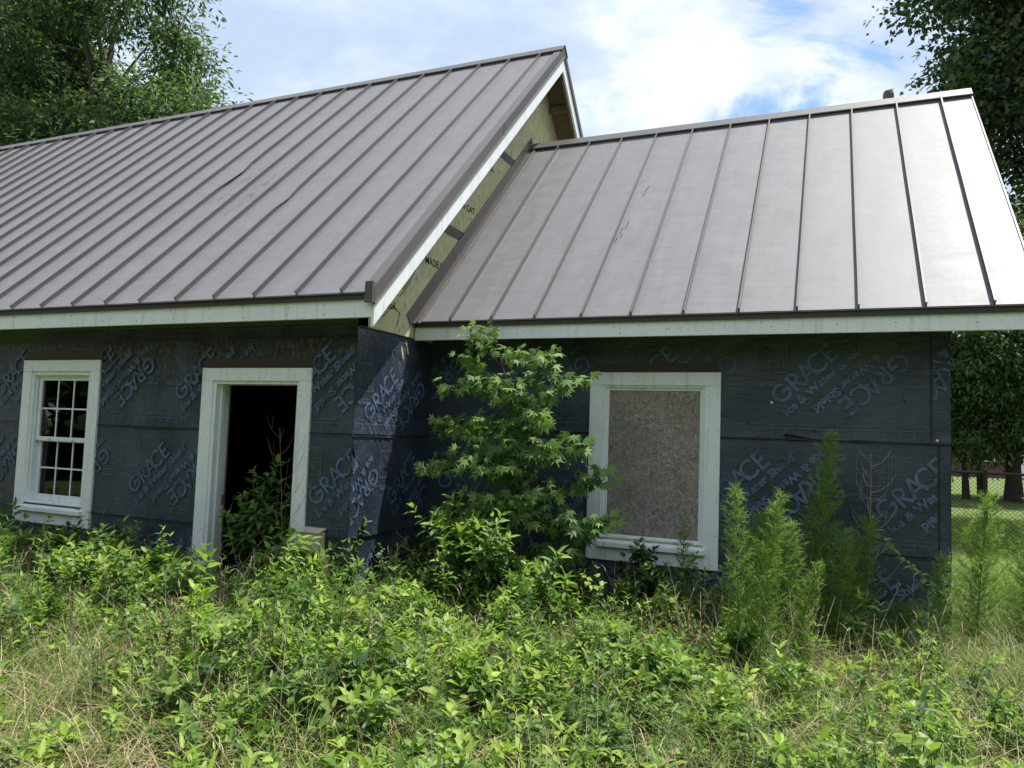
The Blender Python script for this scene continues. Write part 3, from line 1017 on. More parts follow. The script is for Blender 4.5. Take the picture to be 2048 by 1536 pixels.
# ------------------------------------------------------------------ roofs
def slab(name, x0, x1, f, y0, y1, mat, parent, top=0.0, th=0.03):
    g = Geo()
    g.hexa([(x0, y0, f(y0) + top - th), (x1, y0, f(y0) + top - th), (x1, y1, f(y1) + top - th), (x0, y1, f(y1) + top - th)],
           [(x0, y0, f(y0) + top), (x1, y0, f(y0) + top), (x1, y1, f(y1) + top), (x0, y1, f(y1) + top)])
    return g.build(name, mat, parent)


def panel(parent, x0, x1, f, y0, y1, seed):
    nx_, ny_ = 5, 26
    V, F = [], []
    for j in range(ny_ + 1):
        for i in range(nx_ + 1):
            x = x0 + (x1 - x0) * i / nx_
            y = y0 + (y1 - y0) * j / ny_
            bow = 0.0028 * mnoise.noise(Vector((x * 5, y * 1.3, seed))) * math.sin(math.pi * i / nx_)
            V.append((x, y, f(y) + bow))
    for j in range(ny_):
        for i in range(nx_):
            a = j * (nx_ + 1) + i
            F.append((a, a + 1, a + nx_ + 2, a + nx_ + 1))
    b = len(V)
    V += [(x0, y0, f(y0) - .012), (x1, y0, f(y0) - .012), (x1, y0, f(y0)), (x0, y0, f(y0))]
    F.append((b, b + 1, b + 2, b + 3))
    return mobj('roof_panel', V, F, M['roof'], parent, smooth=True)


def seam(parent, x, f, y0, y1, h=0.042, w=0.011, dent=None, n=24):
    g = Geo()
    prof = [(-w / 2, 0.0), (-w / 2, h), (w / 2 + .003, h), (w / 2 + .003, h - .008), (w / 2, h - .008), (w / 2, 0.0)]
    V, F = [], []
    for j in range(n + 1):
        y = y0 + (y1 - y0) * j / n
        dx = 0.0015 * mnoise.noise(Vector((x * 9, y * 2, 0)))
        dh = 1.0
        if dent:
            e = math.exp(-((y - dent[0]) / dent[1]) ** 2)
            dx += dent[2] * e
            dh = 1 - 0.45 * e
        for a, b in prof:
            # normal to the slope
            V.append((x + a + dx * (b / h), y - 0.69 * b * dh, f(y) - 0.002 + 0.72 * b * dh))
    k = len(prof)
    for j in range(n):
        for i in range(k - 1):
            F.append((j * k + i, j * k + i + 1, (j + 1) * k + i + 1, (j + 1) * k + i))
    F.append(tuple(range(k - 1, -1, -1)))
    return mobj('standing_seam', V, F, M['trim'], parent)


def ridge_cap(parent, x0, x1, yr, zr, w=0.115, lift=0.05, th=0.012):
    g = Geo()
    s = 0.966
    for sg in (-1, 1):
        a = (yr + sg * w, zr + lift - w * s)
        b = (yr, zr + lift)
        t = th
        g.hexa([(x0, a[0], a[1] - t), (x1, a[0], a[1] - t), (x1, b[0], b[1] - t), (x0, b[0], b[1] - t)],
               [(x0, a[0], a[1]), (x1, a[0], a[1]), (x1, b[0], b[1]), (x0, b[0], b[1])])
        # return leg behind, down to the panel between seams (zee closure, set back)
        c = yr + sg * (w - 0.022)
        g.box(x0 + .002, x1 - .002, c - .003, c + .003, zr - (w - .022) * s - .002, zr - (w - .022) * s + lift - .004)
    return g.build('ridge_cap', M['trim'], parent)


roof_m = slab('main_roof', XL - 0.3, 0.325, MZ, -0.30, MYR, M['deck'], house, -0.008, 0.075)
mback = lambda y: MZ(2 * MYR - y)
slab('back_roof', XL - 0.3, 0.325, mback, MYR, 2 * MYR + 0.30, M['deck'], roof_m, -0.008, 0.075)
slab('back_roofing', XL - 0.32, 0.335, mback, MYR + .002, 2 * MYR + 0.33, M['roof'], roof_m, 0.012, 0.018)
PM = 0.4275
sx = [0.072 - PM * k for k in range(0, 28)]
edges = [0.335] + sx + [XL - 0.31]
for k in range(len(edges) - 1):
    panel(roof_m, edges[k + 1], edges[k], MZ, -0.335, MYR - .01, k)
for k, x in enumerate(sx):
    dent = None
    if abs(x + 2.92) < 0.2:
        dent = (1.62, 0.16, 0.035)
    elif abs(x + 1.64) < 0.2:
        dent = (1.0, 0.12, 0.012)
    seam(roof_m, x, MZ, -0.338, MYR - .05, dent=dent)
ridge_cap(roof_m, XL - 0.32, 0.362, MYR, MZR)
# dark scuffs where something slid down the panels
g = Geo()
rs = random.Random(3)
for cx, cy, n in ((-2.70, 1.48, 26), (-2.30, 1.18, 30), (-1.72, 2.5, 8), (-2.62, 1.10, 8)):
    for _ in range(n):
        x = cx + rs.gauss(0, 0.05)
        y = cy + rs.gauss(0, 0.16)
        l = rs.uniform(.02, .16)
        w = rs.uniform(.002, .007)
        sl = rs.uniform(-.02, .03)
        g.add([(x, y, MZ(y) + .003), (x + w, y, MZ(y) + .003), (x + w * .5 + sl, y + l, MZ(y + l) + .003)], [(0, 1, 2)])
g.build('scuff_mark', M['scuff'], roof_m, kind='stuff')
# drip edge, fascia
box('drip_edge', XL - 0.32, 0.336, -0.318, -0.300, 2.520, 2.578, M['trim_dark'], roof_m, 0)
box('fascia_board', XL - 0.30, 0.318, -0.298, -0.268, 2.385, 2.522, M['white'], house, 0.002)
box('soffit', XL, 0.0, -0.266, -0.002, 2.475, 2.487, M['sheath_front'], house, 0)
# rake of the main gable: bronze trim over a white board, front and back slope
for fn, y0, y1 in ((MZ, -0.312, MYR), (mback, MYR, 2 * MYR + 0.312)):
    g = Geo()
    g.hexa([(0.336, y0, fn(y0) - .118), (0.352, y0, fn(y0) - .118), (0.352, y1, fn(y1) - .118), (0.336, y1, fn(y1) - .118)],
           [(0.336, y0, fn(y0) + .022), (0.352, y0, fn(y0) + .022), (0.352, y1, fn(y1) + .022), (0.336, y1, fn(y1) + .022)])
    e = 0.014
    g.hexa([(0.352, y0, fn(y0) - .118), (0.362, y0, fn(y0) - .118), (0.362, y1, fn(y1) - .118), (0.352, y1, fn(y1) - .118)],
           [(0.352, y0, fn(y0) - .118 + e), (0.358, y0, fn(y0) - .118 + e), (0.358, y1, fn(y1) - .118 + e), (0.352, y1, fn(y1) - .118 + e)])
    g.hexa([(0.255, y0 + .02, fn(y0 + .02) + .0222), (0.350, y0 + .02, fn(y0 + .02) + .0222), (0.350, y1, fn(y1) + .0222), (0.255, y1, fn(y1) + .0222)],
           [(0.255, y0 + .02, fn(y0 + .02) + .026), (0.350, y0 + .02, fn(y0 + .02) + .026), (0.350, y1, fn(y1) + .026), (0.255, y1, fn(y1) + .026)])
    g.build('rake_trim', M['trim'], roof_m)
    g = Geo()
    ya, yb = (y0 + .014, y1) if fn is MZ else (y0, y1 - .014)
    g.hexa([(0.320, ya, fn(ya) - .298), (0.345, ya, fn(ya) - .298), (0.345, yb, fn(yb) - .298), (0.320, yb, fn(yb) - .298)],
           [(0.320, ya, fn(ya) - .119), (0.345, ya, fn(ya) - .119), (0.345, yb, fn(yb) - .119), (0.320, yb, fn(yb) - .119)])
    g.build('rake_board', M['white'], house, 0.002)
# trim joint and the end tab at the eave
g = Geo()
yj = 1.93
g.hexa([(0.3525, yj, MZ(yj) - .12), (0.3545, yj, MZ(yj) - .12), (0.3545, yj + .006, MZ(yj) - .115), (0.3525, yj + .006, MZ(yj) - .115)],
       [(0.3525, yj, MZ(yj) + .03), (0.3545, yj, MZ(yj) + .03), (0.3545, yj + .006, MZ(yj) + .036), (0.3525, yj + .006, MZ(yj) + .036)])
g.build('trim_joint', M['trim_dark'], roof_m)
box('eave_tab', 0.285, 0.353, -0.345, -0.319, 2.49, 2.652, M['trim'], roof_m, 0.001)
# open soffit under the gable overhang: lookouts and a fly rafter
k = 0
for fn, sg in ((MZ, 1), (mback, -1)):
    for i in range(9):
        y = (0.05 + i * 0.46) if sg > 0 else (2 * MYR - 0.05 - i * 0.46)
        if not (0.0 < y < 2 * MYR):
            continue
        z = fn(y) - .085
        g = Geo()
        g.box(0.004, 0.316, y - .019, y + .019, z - .115, z - .022)
        g.build('lookout', M['lumber'], house)
for fn, y0, y1 in ((MZ, -0.24, MYR - .06), (mback, MYR + .06, 2 * MYR + .24)):
    g = Geo()
    g.hexa([(0.285, y0, fn(y0) - .285), (0.318, y0, fn(y0) - .285), (0.318, y1, fn(y1) - .285), (0.285, y1, fn(y1) - .285)],
           [(0.285, y0, fn(y0) - .09), (0.318, y0, fn(y0) - .09), (0.318, y1, fn(y1) - .09), (0.285, y1, fn(y1) - .09)])
    g.build('rafter', M['lumber'], house)

# wing roof
WR = 4.82
roof_w = slab('wing_roof', 0.006, WR - .01, WZ, 0.885, WYR, M['deck'], house, -0.008, 0.07)
wback = lambda y: WZ(2 * WYR - y)
slab('back_roof', 0.006, WR - .01, wback, WYR, 2 * WYR - 0.885, M['deck'], roof_w, -0.008, 0.07)
slab('back_roofing', 0.006, WR, wback, WYR + .002, 2 * WYR - 0.85, M['roof'], roof_w, 0.012, 0.018)
wsx = [0.394, 0.80, 1.204, 1.62, 2.04, 2.463, 2.88, 3.296, 3.713, 4.14, 4.549]
edges = [0.03] + wsx + [WR]
for k in range(len(edges) - 1):
    panel(roof_w, edges[k], edges[k + 1], WZ, 0.848, WYR - .01, 50 + k)
for x in wsx:
    seam(roof_w, x, WZ, 0.845, WYR - .05)
ridge_cap(roof_w, 0.012, WR + .012, WYR, WZR, w=0.11)
g = Geo()
for x, y, l in ((1.655, 1.83, .10), (1.69, 1.90, .13), (1.675, 1.78, .06), (1.745, 2.44, .10), (1.735, 2.38, .06), (1.76, 2.52, .04), (1.64, 1.72, .08)):
    g.add([(x - .003, y, WZ(y) + .003), (x + .003, y, WZ(y) + .003), (x + .012, y + l * .7, WZ(y + l * .7) + .003), (x + .004, y + l, WZ(y + l) + .003)], [(0, 1, 2, 3)])
g.build('scuff_mark', M['scuff'], roof_w, kind='stuff')
box('drip_edge', 0.008, WR, 0.862, 0.879, 2.478, 2.531, M['trim_dark'], roof_w, 0)
box('fascia_board', 0.01, WR - .01, 0.88, 0.91, 2.362, 2.486, M['white'], house, 0.002)
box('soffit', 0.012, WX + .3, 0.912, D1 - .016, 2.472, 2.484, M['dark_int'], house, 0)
for fn, y0, y1 in ((WZ, 0.852, WYR), (wback, WYR, 2 * WYR - 0.852)):
    g = Geo()
    g.hexa([(WR, y0, fn(y0) - .118), (WR + .012, y0, fn(y0) - .118), (WR + .012, y1, fn(y1) - .118), (WR, y1, fn(y1) - .118)],
           [(WR, y0, fn(y0) + .012), (WR + .012, y0, fn(y0) + .012), (WR + .012, y1, fn(y1) + .012), (WR, y1, fn(y1) + .012)])
    g.build('rake_trim', M['trim'], roof_w)
    g = Geo()
    g.hexa([(WR - .025, y0 + .03, fn(y0 + .03) - .29), (WR - .001, y0 + .03, fn(y0 + .03) - .29), (WR - .001, y1, fn(y1) - .29), (WR - .025, y1, fn(y1) - .29)],
           [(WR - .025, y0 + .03, fn(y0 + .03) - .11), (WR - .001, y0 + .03, fn(y0 + .03) - .11), (WR - .001, y1, fn(y1) - .11), (WR - .025, y1, fn(y1) - .11)])
    g.build('rake_board', M['white'], house)
# wall flashing between wing roof and gable wall: upright leg, pan and a small rib, in two lengths
for y0, y1, o in ((0.80, 1.66, 0.0), (1.63, 3.60, 0.0016)):
    g = Geo()
    a = lambda y, z: WZ(y) + z
    g.hexa([(0.006, y0, a(y0, .002)), (0.010 + o, y0, a(y0, .002)), (0.010 + o, y1, a(y1, .002)), (0.006, y1, a(y1, .002))],
           [(0.006, y0 - .07, a(y0 - .07, .165)), (0.010 + o, y0 - .07, a(y0 - .07, .165)), (0.010 + o, y1 - .05, a(y1 - .05, .165)), (0.006, y1 - .05, a(y1 - .05, .165))])
    g.hexa([(0.010, y0 + .02, a(y0 + .02, .004)), (0.098, y0 + .02, a(y0 + .02, .004)), (0.098, y1, a(y1, .004)), (0.010, y1, a(y1, .004))],
           [(0.010, y0 + .02, a(y0 + .02, .010 + o)), (0.098, y0 + .02, a(y0 + .02, .010 + o)), (0.098, y1, a(y1, .010 + o)), (0.010, y1, a(y1, .010 + o))])
    g.hexa([(0.060, y0 + .02, a(y0 + .02, .011)), (0.076, y0 + .02, a(y0 + .02, .011)), (0.076, y1, a(y1, .011)), (0.060, y1, a(y1, .011))],
           [(0.063, y0 + .01, a(y0 + .01, .034)), (0.073, y0 + .01, a(y0 + .01, .034)), (0.073, y1 - .01, a(y1 - .01, .034)), (0.063, y1 - .01, a(y1 - .01, .034))])
    g.build('wall_flashing', M['trim'], roof_w)
# nail heads on the fascias
g = Geo()
for x in np.arange(-4.6, 0.3, 0.41):
    for z in (2.42, 2.49):
        xx, zz = x + rs.uniform(-.05, .05), z + rs.uniform(-.012, .012)
        g.tube([(xx, -.2975, zz), (xx, -.3005, zz)], 0.0045, 6)
for x in np.arange(0.3, 4.8, 0.41):
    xx, zz = x + rs.uniform(-.06, .06), 2.42 + rs.uniform(-.02, .03)
    g.tube([(xx, .8805, zz), (xx, .8775, zz)], 0.0045, 6)
g.build('nail_head', M['steel'], house, kind='stuff')


# ------------------------------------------------------------------ windows and door
def casing(parent, h, y, w=0.125, t=0.028, sill=True, legs=None):
    x0, x1, z0, z1 = h
    box('casing_board', x0 - w, x1 + w, y - t, y - .002, z1, z1 + 0.112, M['white'], parent, 0.003)
    for a, b in ((x0 - w, x0), (x1, x1 + w)):
        box('casing_board', a, b, y - t + .001, y - .002, (z0 - .19 if sill else legs), z1 - .001, M['white'], parent, 0.003)


# left window: double hung, six lights to a sash
win = bpy.data.objects.new('window', None)
COL.objects.link(win)
win.parent = house
casing(win, WIN_L, 0.0)
x0, x1, z0, z1 = WIN_L
box('apron_board', x0 + .001, x1 - .001, -.026, -.002, z0 - .19, z0 - .072, M['white'], win, 0.003)
g = Geo()
g.hexa([(x0 - .02, -.062, z0 - .075), (x1 + .02, -.062, z0 - .075), (x1 + .02, .06, z0 - .05), (x0 - .02, .06, z0 - .05)],
       [(x0 - .02, -.062, z0 - .035), (x1 + .02, -.062, z0 - .035), (x1 + .02, .06, z0 - .004), (x0 - .02, .06, z0 - .004)])
g.build('sill', M['white'], win, 0.003)
FR = 0.035
g = Geo()
g.box(x0, x0 + FR, -.012, .13, z0, z1)
g.box(x1 - FR, x1, -.012, .13, z0, z1)
g.box(x0 + FR, x1 - FR, -.012, .13, z1 - FR, z1)
g.box(x0 + FR, x1 - FR, -.012, .13, z0, z0 + .02)
g.build('window_frame', M['white'], win, 0.003)
g = Geo()
g.box(x0 + FR, x0 + FR + .014, .012, .028, z0 + .02, z1 - FR)
g.box(x1 - FR - .014, x1 - FR, .012, .028, z0 + .02, z1 - FR)
g.box(x0 + FR + .014, x1 - FR - .014, .012, .028, z1 - FR - .014, z1 - FR)
g.build('inner_stop', M['white'], win, 0.002)
zm = 1.325
ix0, ix1 = x0 + FR + .002, x1 - FR - .002
for z_lo, z_hi, yy, st in ((zm - .02, z1 - FR - .002, 0.035, 0.05), (z0 + .022, zm + .022, 0.068, 0.05)):
    g = Geo()
    bt = 0.042 if yy < .05 else 0.062
    g.box(ix0, ix0 + st, yy, yy + .03, z_lo, z_hi)
    g.box(ix1 - st, ix1, yy, yy + .03, z_lo, z_hi)
    g.box(ix0 + st, ix1 - st, yy + .001, yy + .03, z_hi - st, z_hi)
    g.box(ix0 + st, ix1 - st, yy + .001, yy + .03, z_lo, z_lo + bt)
    g.build('sash', M['white'], win, 0.003)
    gx0, gx1, gz0, gz1 = ix0 + st, ix1 - st, z_lo + bt, z_hi - st
    pw, ph = (gx1 - gx0) / 3, (gz1 - gz0) / 2
    for i in (1, 2):
        box('muntin', gx0 + pw * i - .008, gx0 + pw * i + .008, yy + .012, yy + .024, gz0, gz1, M['white'], win, 0.002)
    box('muntin', gx0, gx1, yy + .0115, yy + .0245, gz0 + ph - .008, gz0 + ph + .008, M['white'], win, 0.002)
    for i in range(3):
        for j in range(2):
            box('pane', gx0 + pw * i + .001, gx0 + pw * (i + 1) - .001, yy + .0165, yy + .0195, gz0 + ph * j + .001, gz0 + ph * (j + 1) - .001, M['glass'], win, 0)
for xx in (ix0 + .22, ix1 - .22):
    box('sash_lock', xx - .02, xx + .02, 0.02, 0.034, zm - .005, zm + .012, M['white'], win)

# door opening
door = bpy.data.objects.new('doorway', None)
COL.objects.link(door)
door.parent = house
casing(door, DOOR, 0.0, sill=False, legs=0.02)
x0, x1, z0, z1 = DOOR
g = Geo()
g.box(x0 - .002, x0 + .028, -.008, .155, 0.0, z1)
g.build('jamb', M['white'], door, 0.003)
g = Geo()
g.box(x1 - .028, x1 + .002, -.008, .155, 0.0, z1)
g.build('jamb', M['white'], door, 0.003)
g = Geo()
g.box(x0 + .028, x1 - .028, -.008, .155, z1 - .028, z1)
g.build('jamb', M['white'], door, 0.003)
for a, b in ((x0 + .028, x0 + .042), (x1 - .042, x1 - .028)):
    box('door_stop', a, b, .05, .085, 0.0, z1 - .03, M['white'], door, 0.002)
box('raw_stud', x0 - .001, x0 + .03, .157, .172, 0.0, z1, M['lumber'], door, 0.001)
for z in (0.26, 0.86):
    box('hinge', x0 + .0285, x0 + .032, .128, .155, z - .045, z + .045, M['steel'], door, 0.001)
box('threshold', x0, x1, -.03, .16, -0.04, 0.03, M['lumber'], door, 0.003)

# boarded window on the wing
bwin = bpy.data.objects.new('boarded_window', None)
COL.objects.link(bwin)
bwin.parent = house
casing(bwin, WIN_R, D1)
x0, x1, z0, z1 = WIN_R
box('apron_board', x0 + .001, x1 - .001, D1 - .026, D1 - .002, z0 - .19, z0 - .072, M['white'], bwin, 0.003)
g = Geo()
g.hexa([(x0 - .02, D1 - .062, z0 - .075), (x1 + .02, D1 - .062, z0 - .075), (x1 + .02, D1 + .05, z0 - .05), (x0 - .02, D1 + .05, z0 - .05)],
       [(x0 - .02, D1 - .062, z0 - .035), (x1 + .02, D1 - .062, z0 - .035), (x1 + .02, D1 + .05, z0 - .004), (x0 - .02, D1 + .05, z0 - .004)])
g.build('sill', M['white'], bwin, 0.003)
for d_in, d_out, ya, yb in ((0.0, 0.018, -.014, .05), (0.018, 0.042, .004, .05)):
    g = Geo()
    a0, a1, b0, b1 = x0 + d_in, x1 - d_in, z0 + (0.0 if d_in == 0 else .004), z1 - d_in
    e = d_out - d_in
    g.box(a0, a0 + e, D1 + ya, D1 + yb, b0, b1)
    g.box(a1 - e, a1, D1 + ya, D1 + yb, b0, b1)
    g.box(a0 + e, a1 - e, D1 + ya, D1 + yb, b1 - e, b1)
    g.box(a0 + e, a1 - e, D1 + ya, D1 + yb, b0, b0 + e)
    g.build('window_frame', M['white'], bwin, 0.002)
sbd = box('strand_board', x0 + .042, x1 - .042, D1 + .012, D1 + .024, z0 + .028, z1 - .042, M['osb'], bwin, 0, label='grey weathered strand board closing the window')

_r = np.random.default_rng(4)
n = 4200
a_ = _r.uniform(0, 2 * np.pi, n)
L_ = _r.uniform(.03, .085, n)
W_ = _r.uniform(.004, .011, n)
cx_ = _r.uniform(x0 + .045, x1 - .045, n)
cz_ = _r.uniform(z0 + .032, z1 - .046, n)
VV = np.zeros((n, 4, 3))
for k, (u, v) in enumerate(((-.5, -.5), (.5, -.32), (.46, .5), (-.48, .38))):
    VV[:, k, 0] = np.clip(cx_ + u * L_ * np.cos(a_) - v * W_ * np.sin(a_), x0 + .0425, x1 - .0425)
    VV[:, k, 2] = np.clip(cz_ + u * L_ * np.sin(a_) + v * W_ * np.cos(a_), z0 + .0285, z1 - .0425)
    VV[:, k, 1] = D1 + .0116 - np.arange(n) * 3e-7
mobj('wood_strands', VV.reshape(-1, 3), np.arange(4 * n).reshape(n, 4), M['strand'], sbd, tint=np.repeat(np.clip(_r.normal(.48, .24, n), 0, 1), 4), kind='stuff')

g = Geo()
for (xa, xb, za, zb), y in ((WIN_L, 0.0), (DOOR, 0.0), (WIN_R, D1)):
    for x in (xa - .105, xa - .03, xb + .03, xb + .105):
        for k in range(5):
            zz = max(za, .1) + (zb - max(za, .1)) * (k + .3) / 4.6
            g.tube([(x, y - .026, zz), (x, y - .0293, zz)], 0.0038, 6)
    for x in np.linspace(xa - .08, xb + .08, 4):
        for dz in (.025, .088):
            g.tube([(x, y - .026, zb + dz), (x, y - .0293, zb + dz)], 0.0038, 6)
g.build('nail_head', M['steel'], house, kind='stuff')

# brown head flashings above the openings
for a0, a1, z, zt, y in ((-3.975, -2.89, 2.109, 2.19, 0.0), (-1.56, -0.418, 2.028, 2.112, 0.0), (1.64, 2.685, 2.102, 2.174, D1)):
    g = Geo()
    g.box(a0, a1, y - .018, y - .013, z, zt)
    g.box(a0, a1, y - .034, y - .0185, z, z + .006)
    g.build('head_flashing', M['flash_brown'], house)

# ------------------------------------------------------------------ electrical box by the door
eb = thing('utility_box', 'beige electrical box mounted on the black wall beside the open doorway', 'electrical box')
box('back_plate', -0.415, -0.145, -.075, -.016, 0.315, 0.52, M['beige'], eb, 0.006)
box('cover', -0.425, -0.205, -.105, -.016, 0.525, 0.695, M['beige'], eb, 0.006)
g = Geo()
g.hexa([(-.432, -.118, .690), (-.196, -.118, .690), (-.196, -.016, .715), (-.432, -.016, .715)], [(-.432, -.118, .702), (-.196, -.118, .702), (-.196, -.016, .727), (-.432, -.016, .727)])
g.build('rain_hood', M['beige'], eb, 0.002)
box('lid', -0.418, -0.21, -.110, -.1052, 0.54, 0.672, M['beige'], eb, 0.002)
g = Geo()
for x in (-.33, -.30):
    g.box(x, x + .006, -.077, -.0745, .36, .40)
g.build('slot', M['near_black'], eb)
pv = thing('pvc_pipe', 'short white plastic pipe end at the wall behind the sapling', 'pipe', (0, 0, 0))
g = Geo()
g.tube([(0.19, 1.20, 0.02), (0.19, 1.19, 0.30), (0.185, 1.17, 0.36), (0.18, 1.13, 0.38)], 0.028, 10)
g.build('pipe', M['white'], pv)
g = Geo()
g.tube([(0.18, 1.135, 0.379), (0.178, 1.10, 0.39)], 0.034, 10)
g.build('coupling', M['white'], pv)

# ------------------------------------------------------------------ utility pole
up = thing('utility_pole', 'weathered wooden utility pole top rising behind the wing roof ridge', 'utility pole', (4.95, 17.81, 0))
g = Geo()
g.tube([(0, 0, 0), (0, 0, 6), (0, 0, 11.42), (0, 0, 11.52)], [0.19, 0.16, 0.145, 0.12], 12)
g.build('pole', M['pole'], up)
g = Geo()
g.tube([(-.14, -.02, 11.02), (-.32, -.06, 10.98), (-.34, -.06, 10.86)], 0.07, 7)
g.tube([(-.34, -.06, 11.00), (-.7, -.14, 10.90), (-.72, -.14, 10.82)], 0.055, 7)
g.build('splice_case', M['black_metal'], up)
g = Geo()
g.tube([(0.13, 0, 11.14), (0.27, -.02, 11.16), (0.28, -.02, 11.13)], 0.018, 5)
g.build('bolt', M['black_metal'], up)
g = Geo()
w_pts = []
for i in range(25):
    t = i / 24
    w_pts.append((-0.7 - 24 * t, -.14 + 6 * t, 10.9 - 4.0 * t * (1 - t) - 0.6 * t))
g.tube(w_pts, 0.018, 5)
g.build('cable', M['black_metal'], up)


# ------------------------------------------------------------------ chain link fence, neighbour's house
fence = thing('chain_link_fence', 'black chain link fence across the lawn beyond the house', 'fence')
FA, FB = Vector((1.2, 8.95, 0)), Vector((15.0, 6.90, 0))
fd = (FB - FA)
fl_ = fd.length
fd.normalize()
FP = lambda s, z, o=0.0: FA + fd * s + Vector((0.147, 0.99, 0)) * o + Vector((0, 0, z))
s = 1.5
while s < fl_:
    g = Geo()
    g.tube([FP(s, -.1), FP(s, 1.22)], 0.030, 8)
    g.tube([FP(s, 1.22), FP(s, 1.245), FP(s, 1.26)], [0.034, 0.034, 0.01], 8)
    g.build('post', M['black_metal'], fence)
    s += 3.04
g = Geo()
g.tube([FP(0, 1.20), FP(fl_ / 2, 1.20), FP(fl_, 1.20)], 0.021, 8)
g.build('top_rail', M['black_metal'], fence)
P3, F3 = [], []
q = 0.031
nw = int(fl_ / (2 * q))
nzz = int(1.15 / (2 * q)) * 2
r3 = 0.0028
for i in range(nw):
    s0 = i * 2 * q
    b = len(P3)
    for j in range(nzz + 1):
        s = s0 + (2 * q if j % 2 else 0.0)
        z = 0.04 + j * q * 1.0
        c = FP(s, z, 0.025)
        P3 += [tuple(c + Vector((0, -r3, r3))), tuple(c + Vector((0, r3, r3))), tuple(c + Vector((0, 0, -r3 * 1.3)))]
    for j in range(nzz):
        a = b + 3 * j
        for k in range(3):
            k2 = (k + 1) % 3
            F3.append((a + k, a + k2, a + 3 + k2, a + 3 + k))
mobj('mesh_wire', P3, np.array(F3), M['black_metal'], fence, kind='stuff')

nb = thing('brick_house', 'low red brick house far behind the trees beyond the fence', 'house', (14, 46, 0))
box('wall', -8, 9, 0, 8, 0, 2.7, M['brick'], nb, 0)
g = Geo()
for sgn in (-1, 1):
    g.hexa([(-8.5, 4, 4.6), (9.5, 4, 4.6), (9.5, 4 + sgn * 4.6, 2.55), (-8.5, 4 + sgn * 4.6, 2.55)], [(-8.5, 4, 4.72), (9.5, 4, 4.72), (9.5, 4 + sgn * 4.6, 2.67), (-8.5, 4 + sgn * 4.6, 2.67)])
g.build('roof', M['shingle'], nb)
for x in (-5.2, -2.2, 2.0, 5.5):
    w = box('window', x - .45, x + .45, -.05, -.004, 0.9, 2.2, M['white'], nb, 0)
    box('pane', x - .37, x + .37, -.056, -.0505, 0.98, 2.12, M['near_black'], w, 0)
box('door', -.5, .45, -.05, -.004, 0.05, 2.1, M['white'], nb, 0)


# ------------------------------------------------------------------ trees
def limb_path(a, b, wob, n=7, sag=0.0):
    a, b = Vector(a), Vector(b)
    L = (b - a).length
    pts = []
    o1, o2 = rv(wob * L), rv(wob * L)
    for i in range(n + 1):
        t = i / n
        p = a.lerp(b, t) + o1 * math.sin(math.pi * t) + o2 * math.sin(2 * math.pi * t) * .5
        p.z += sag * math.sin(math.pi * t) * L
        pts.append(p)
    return pts


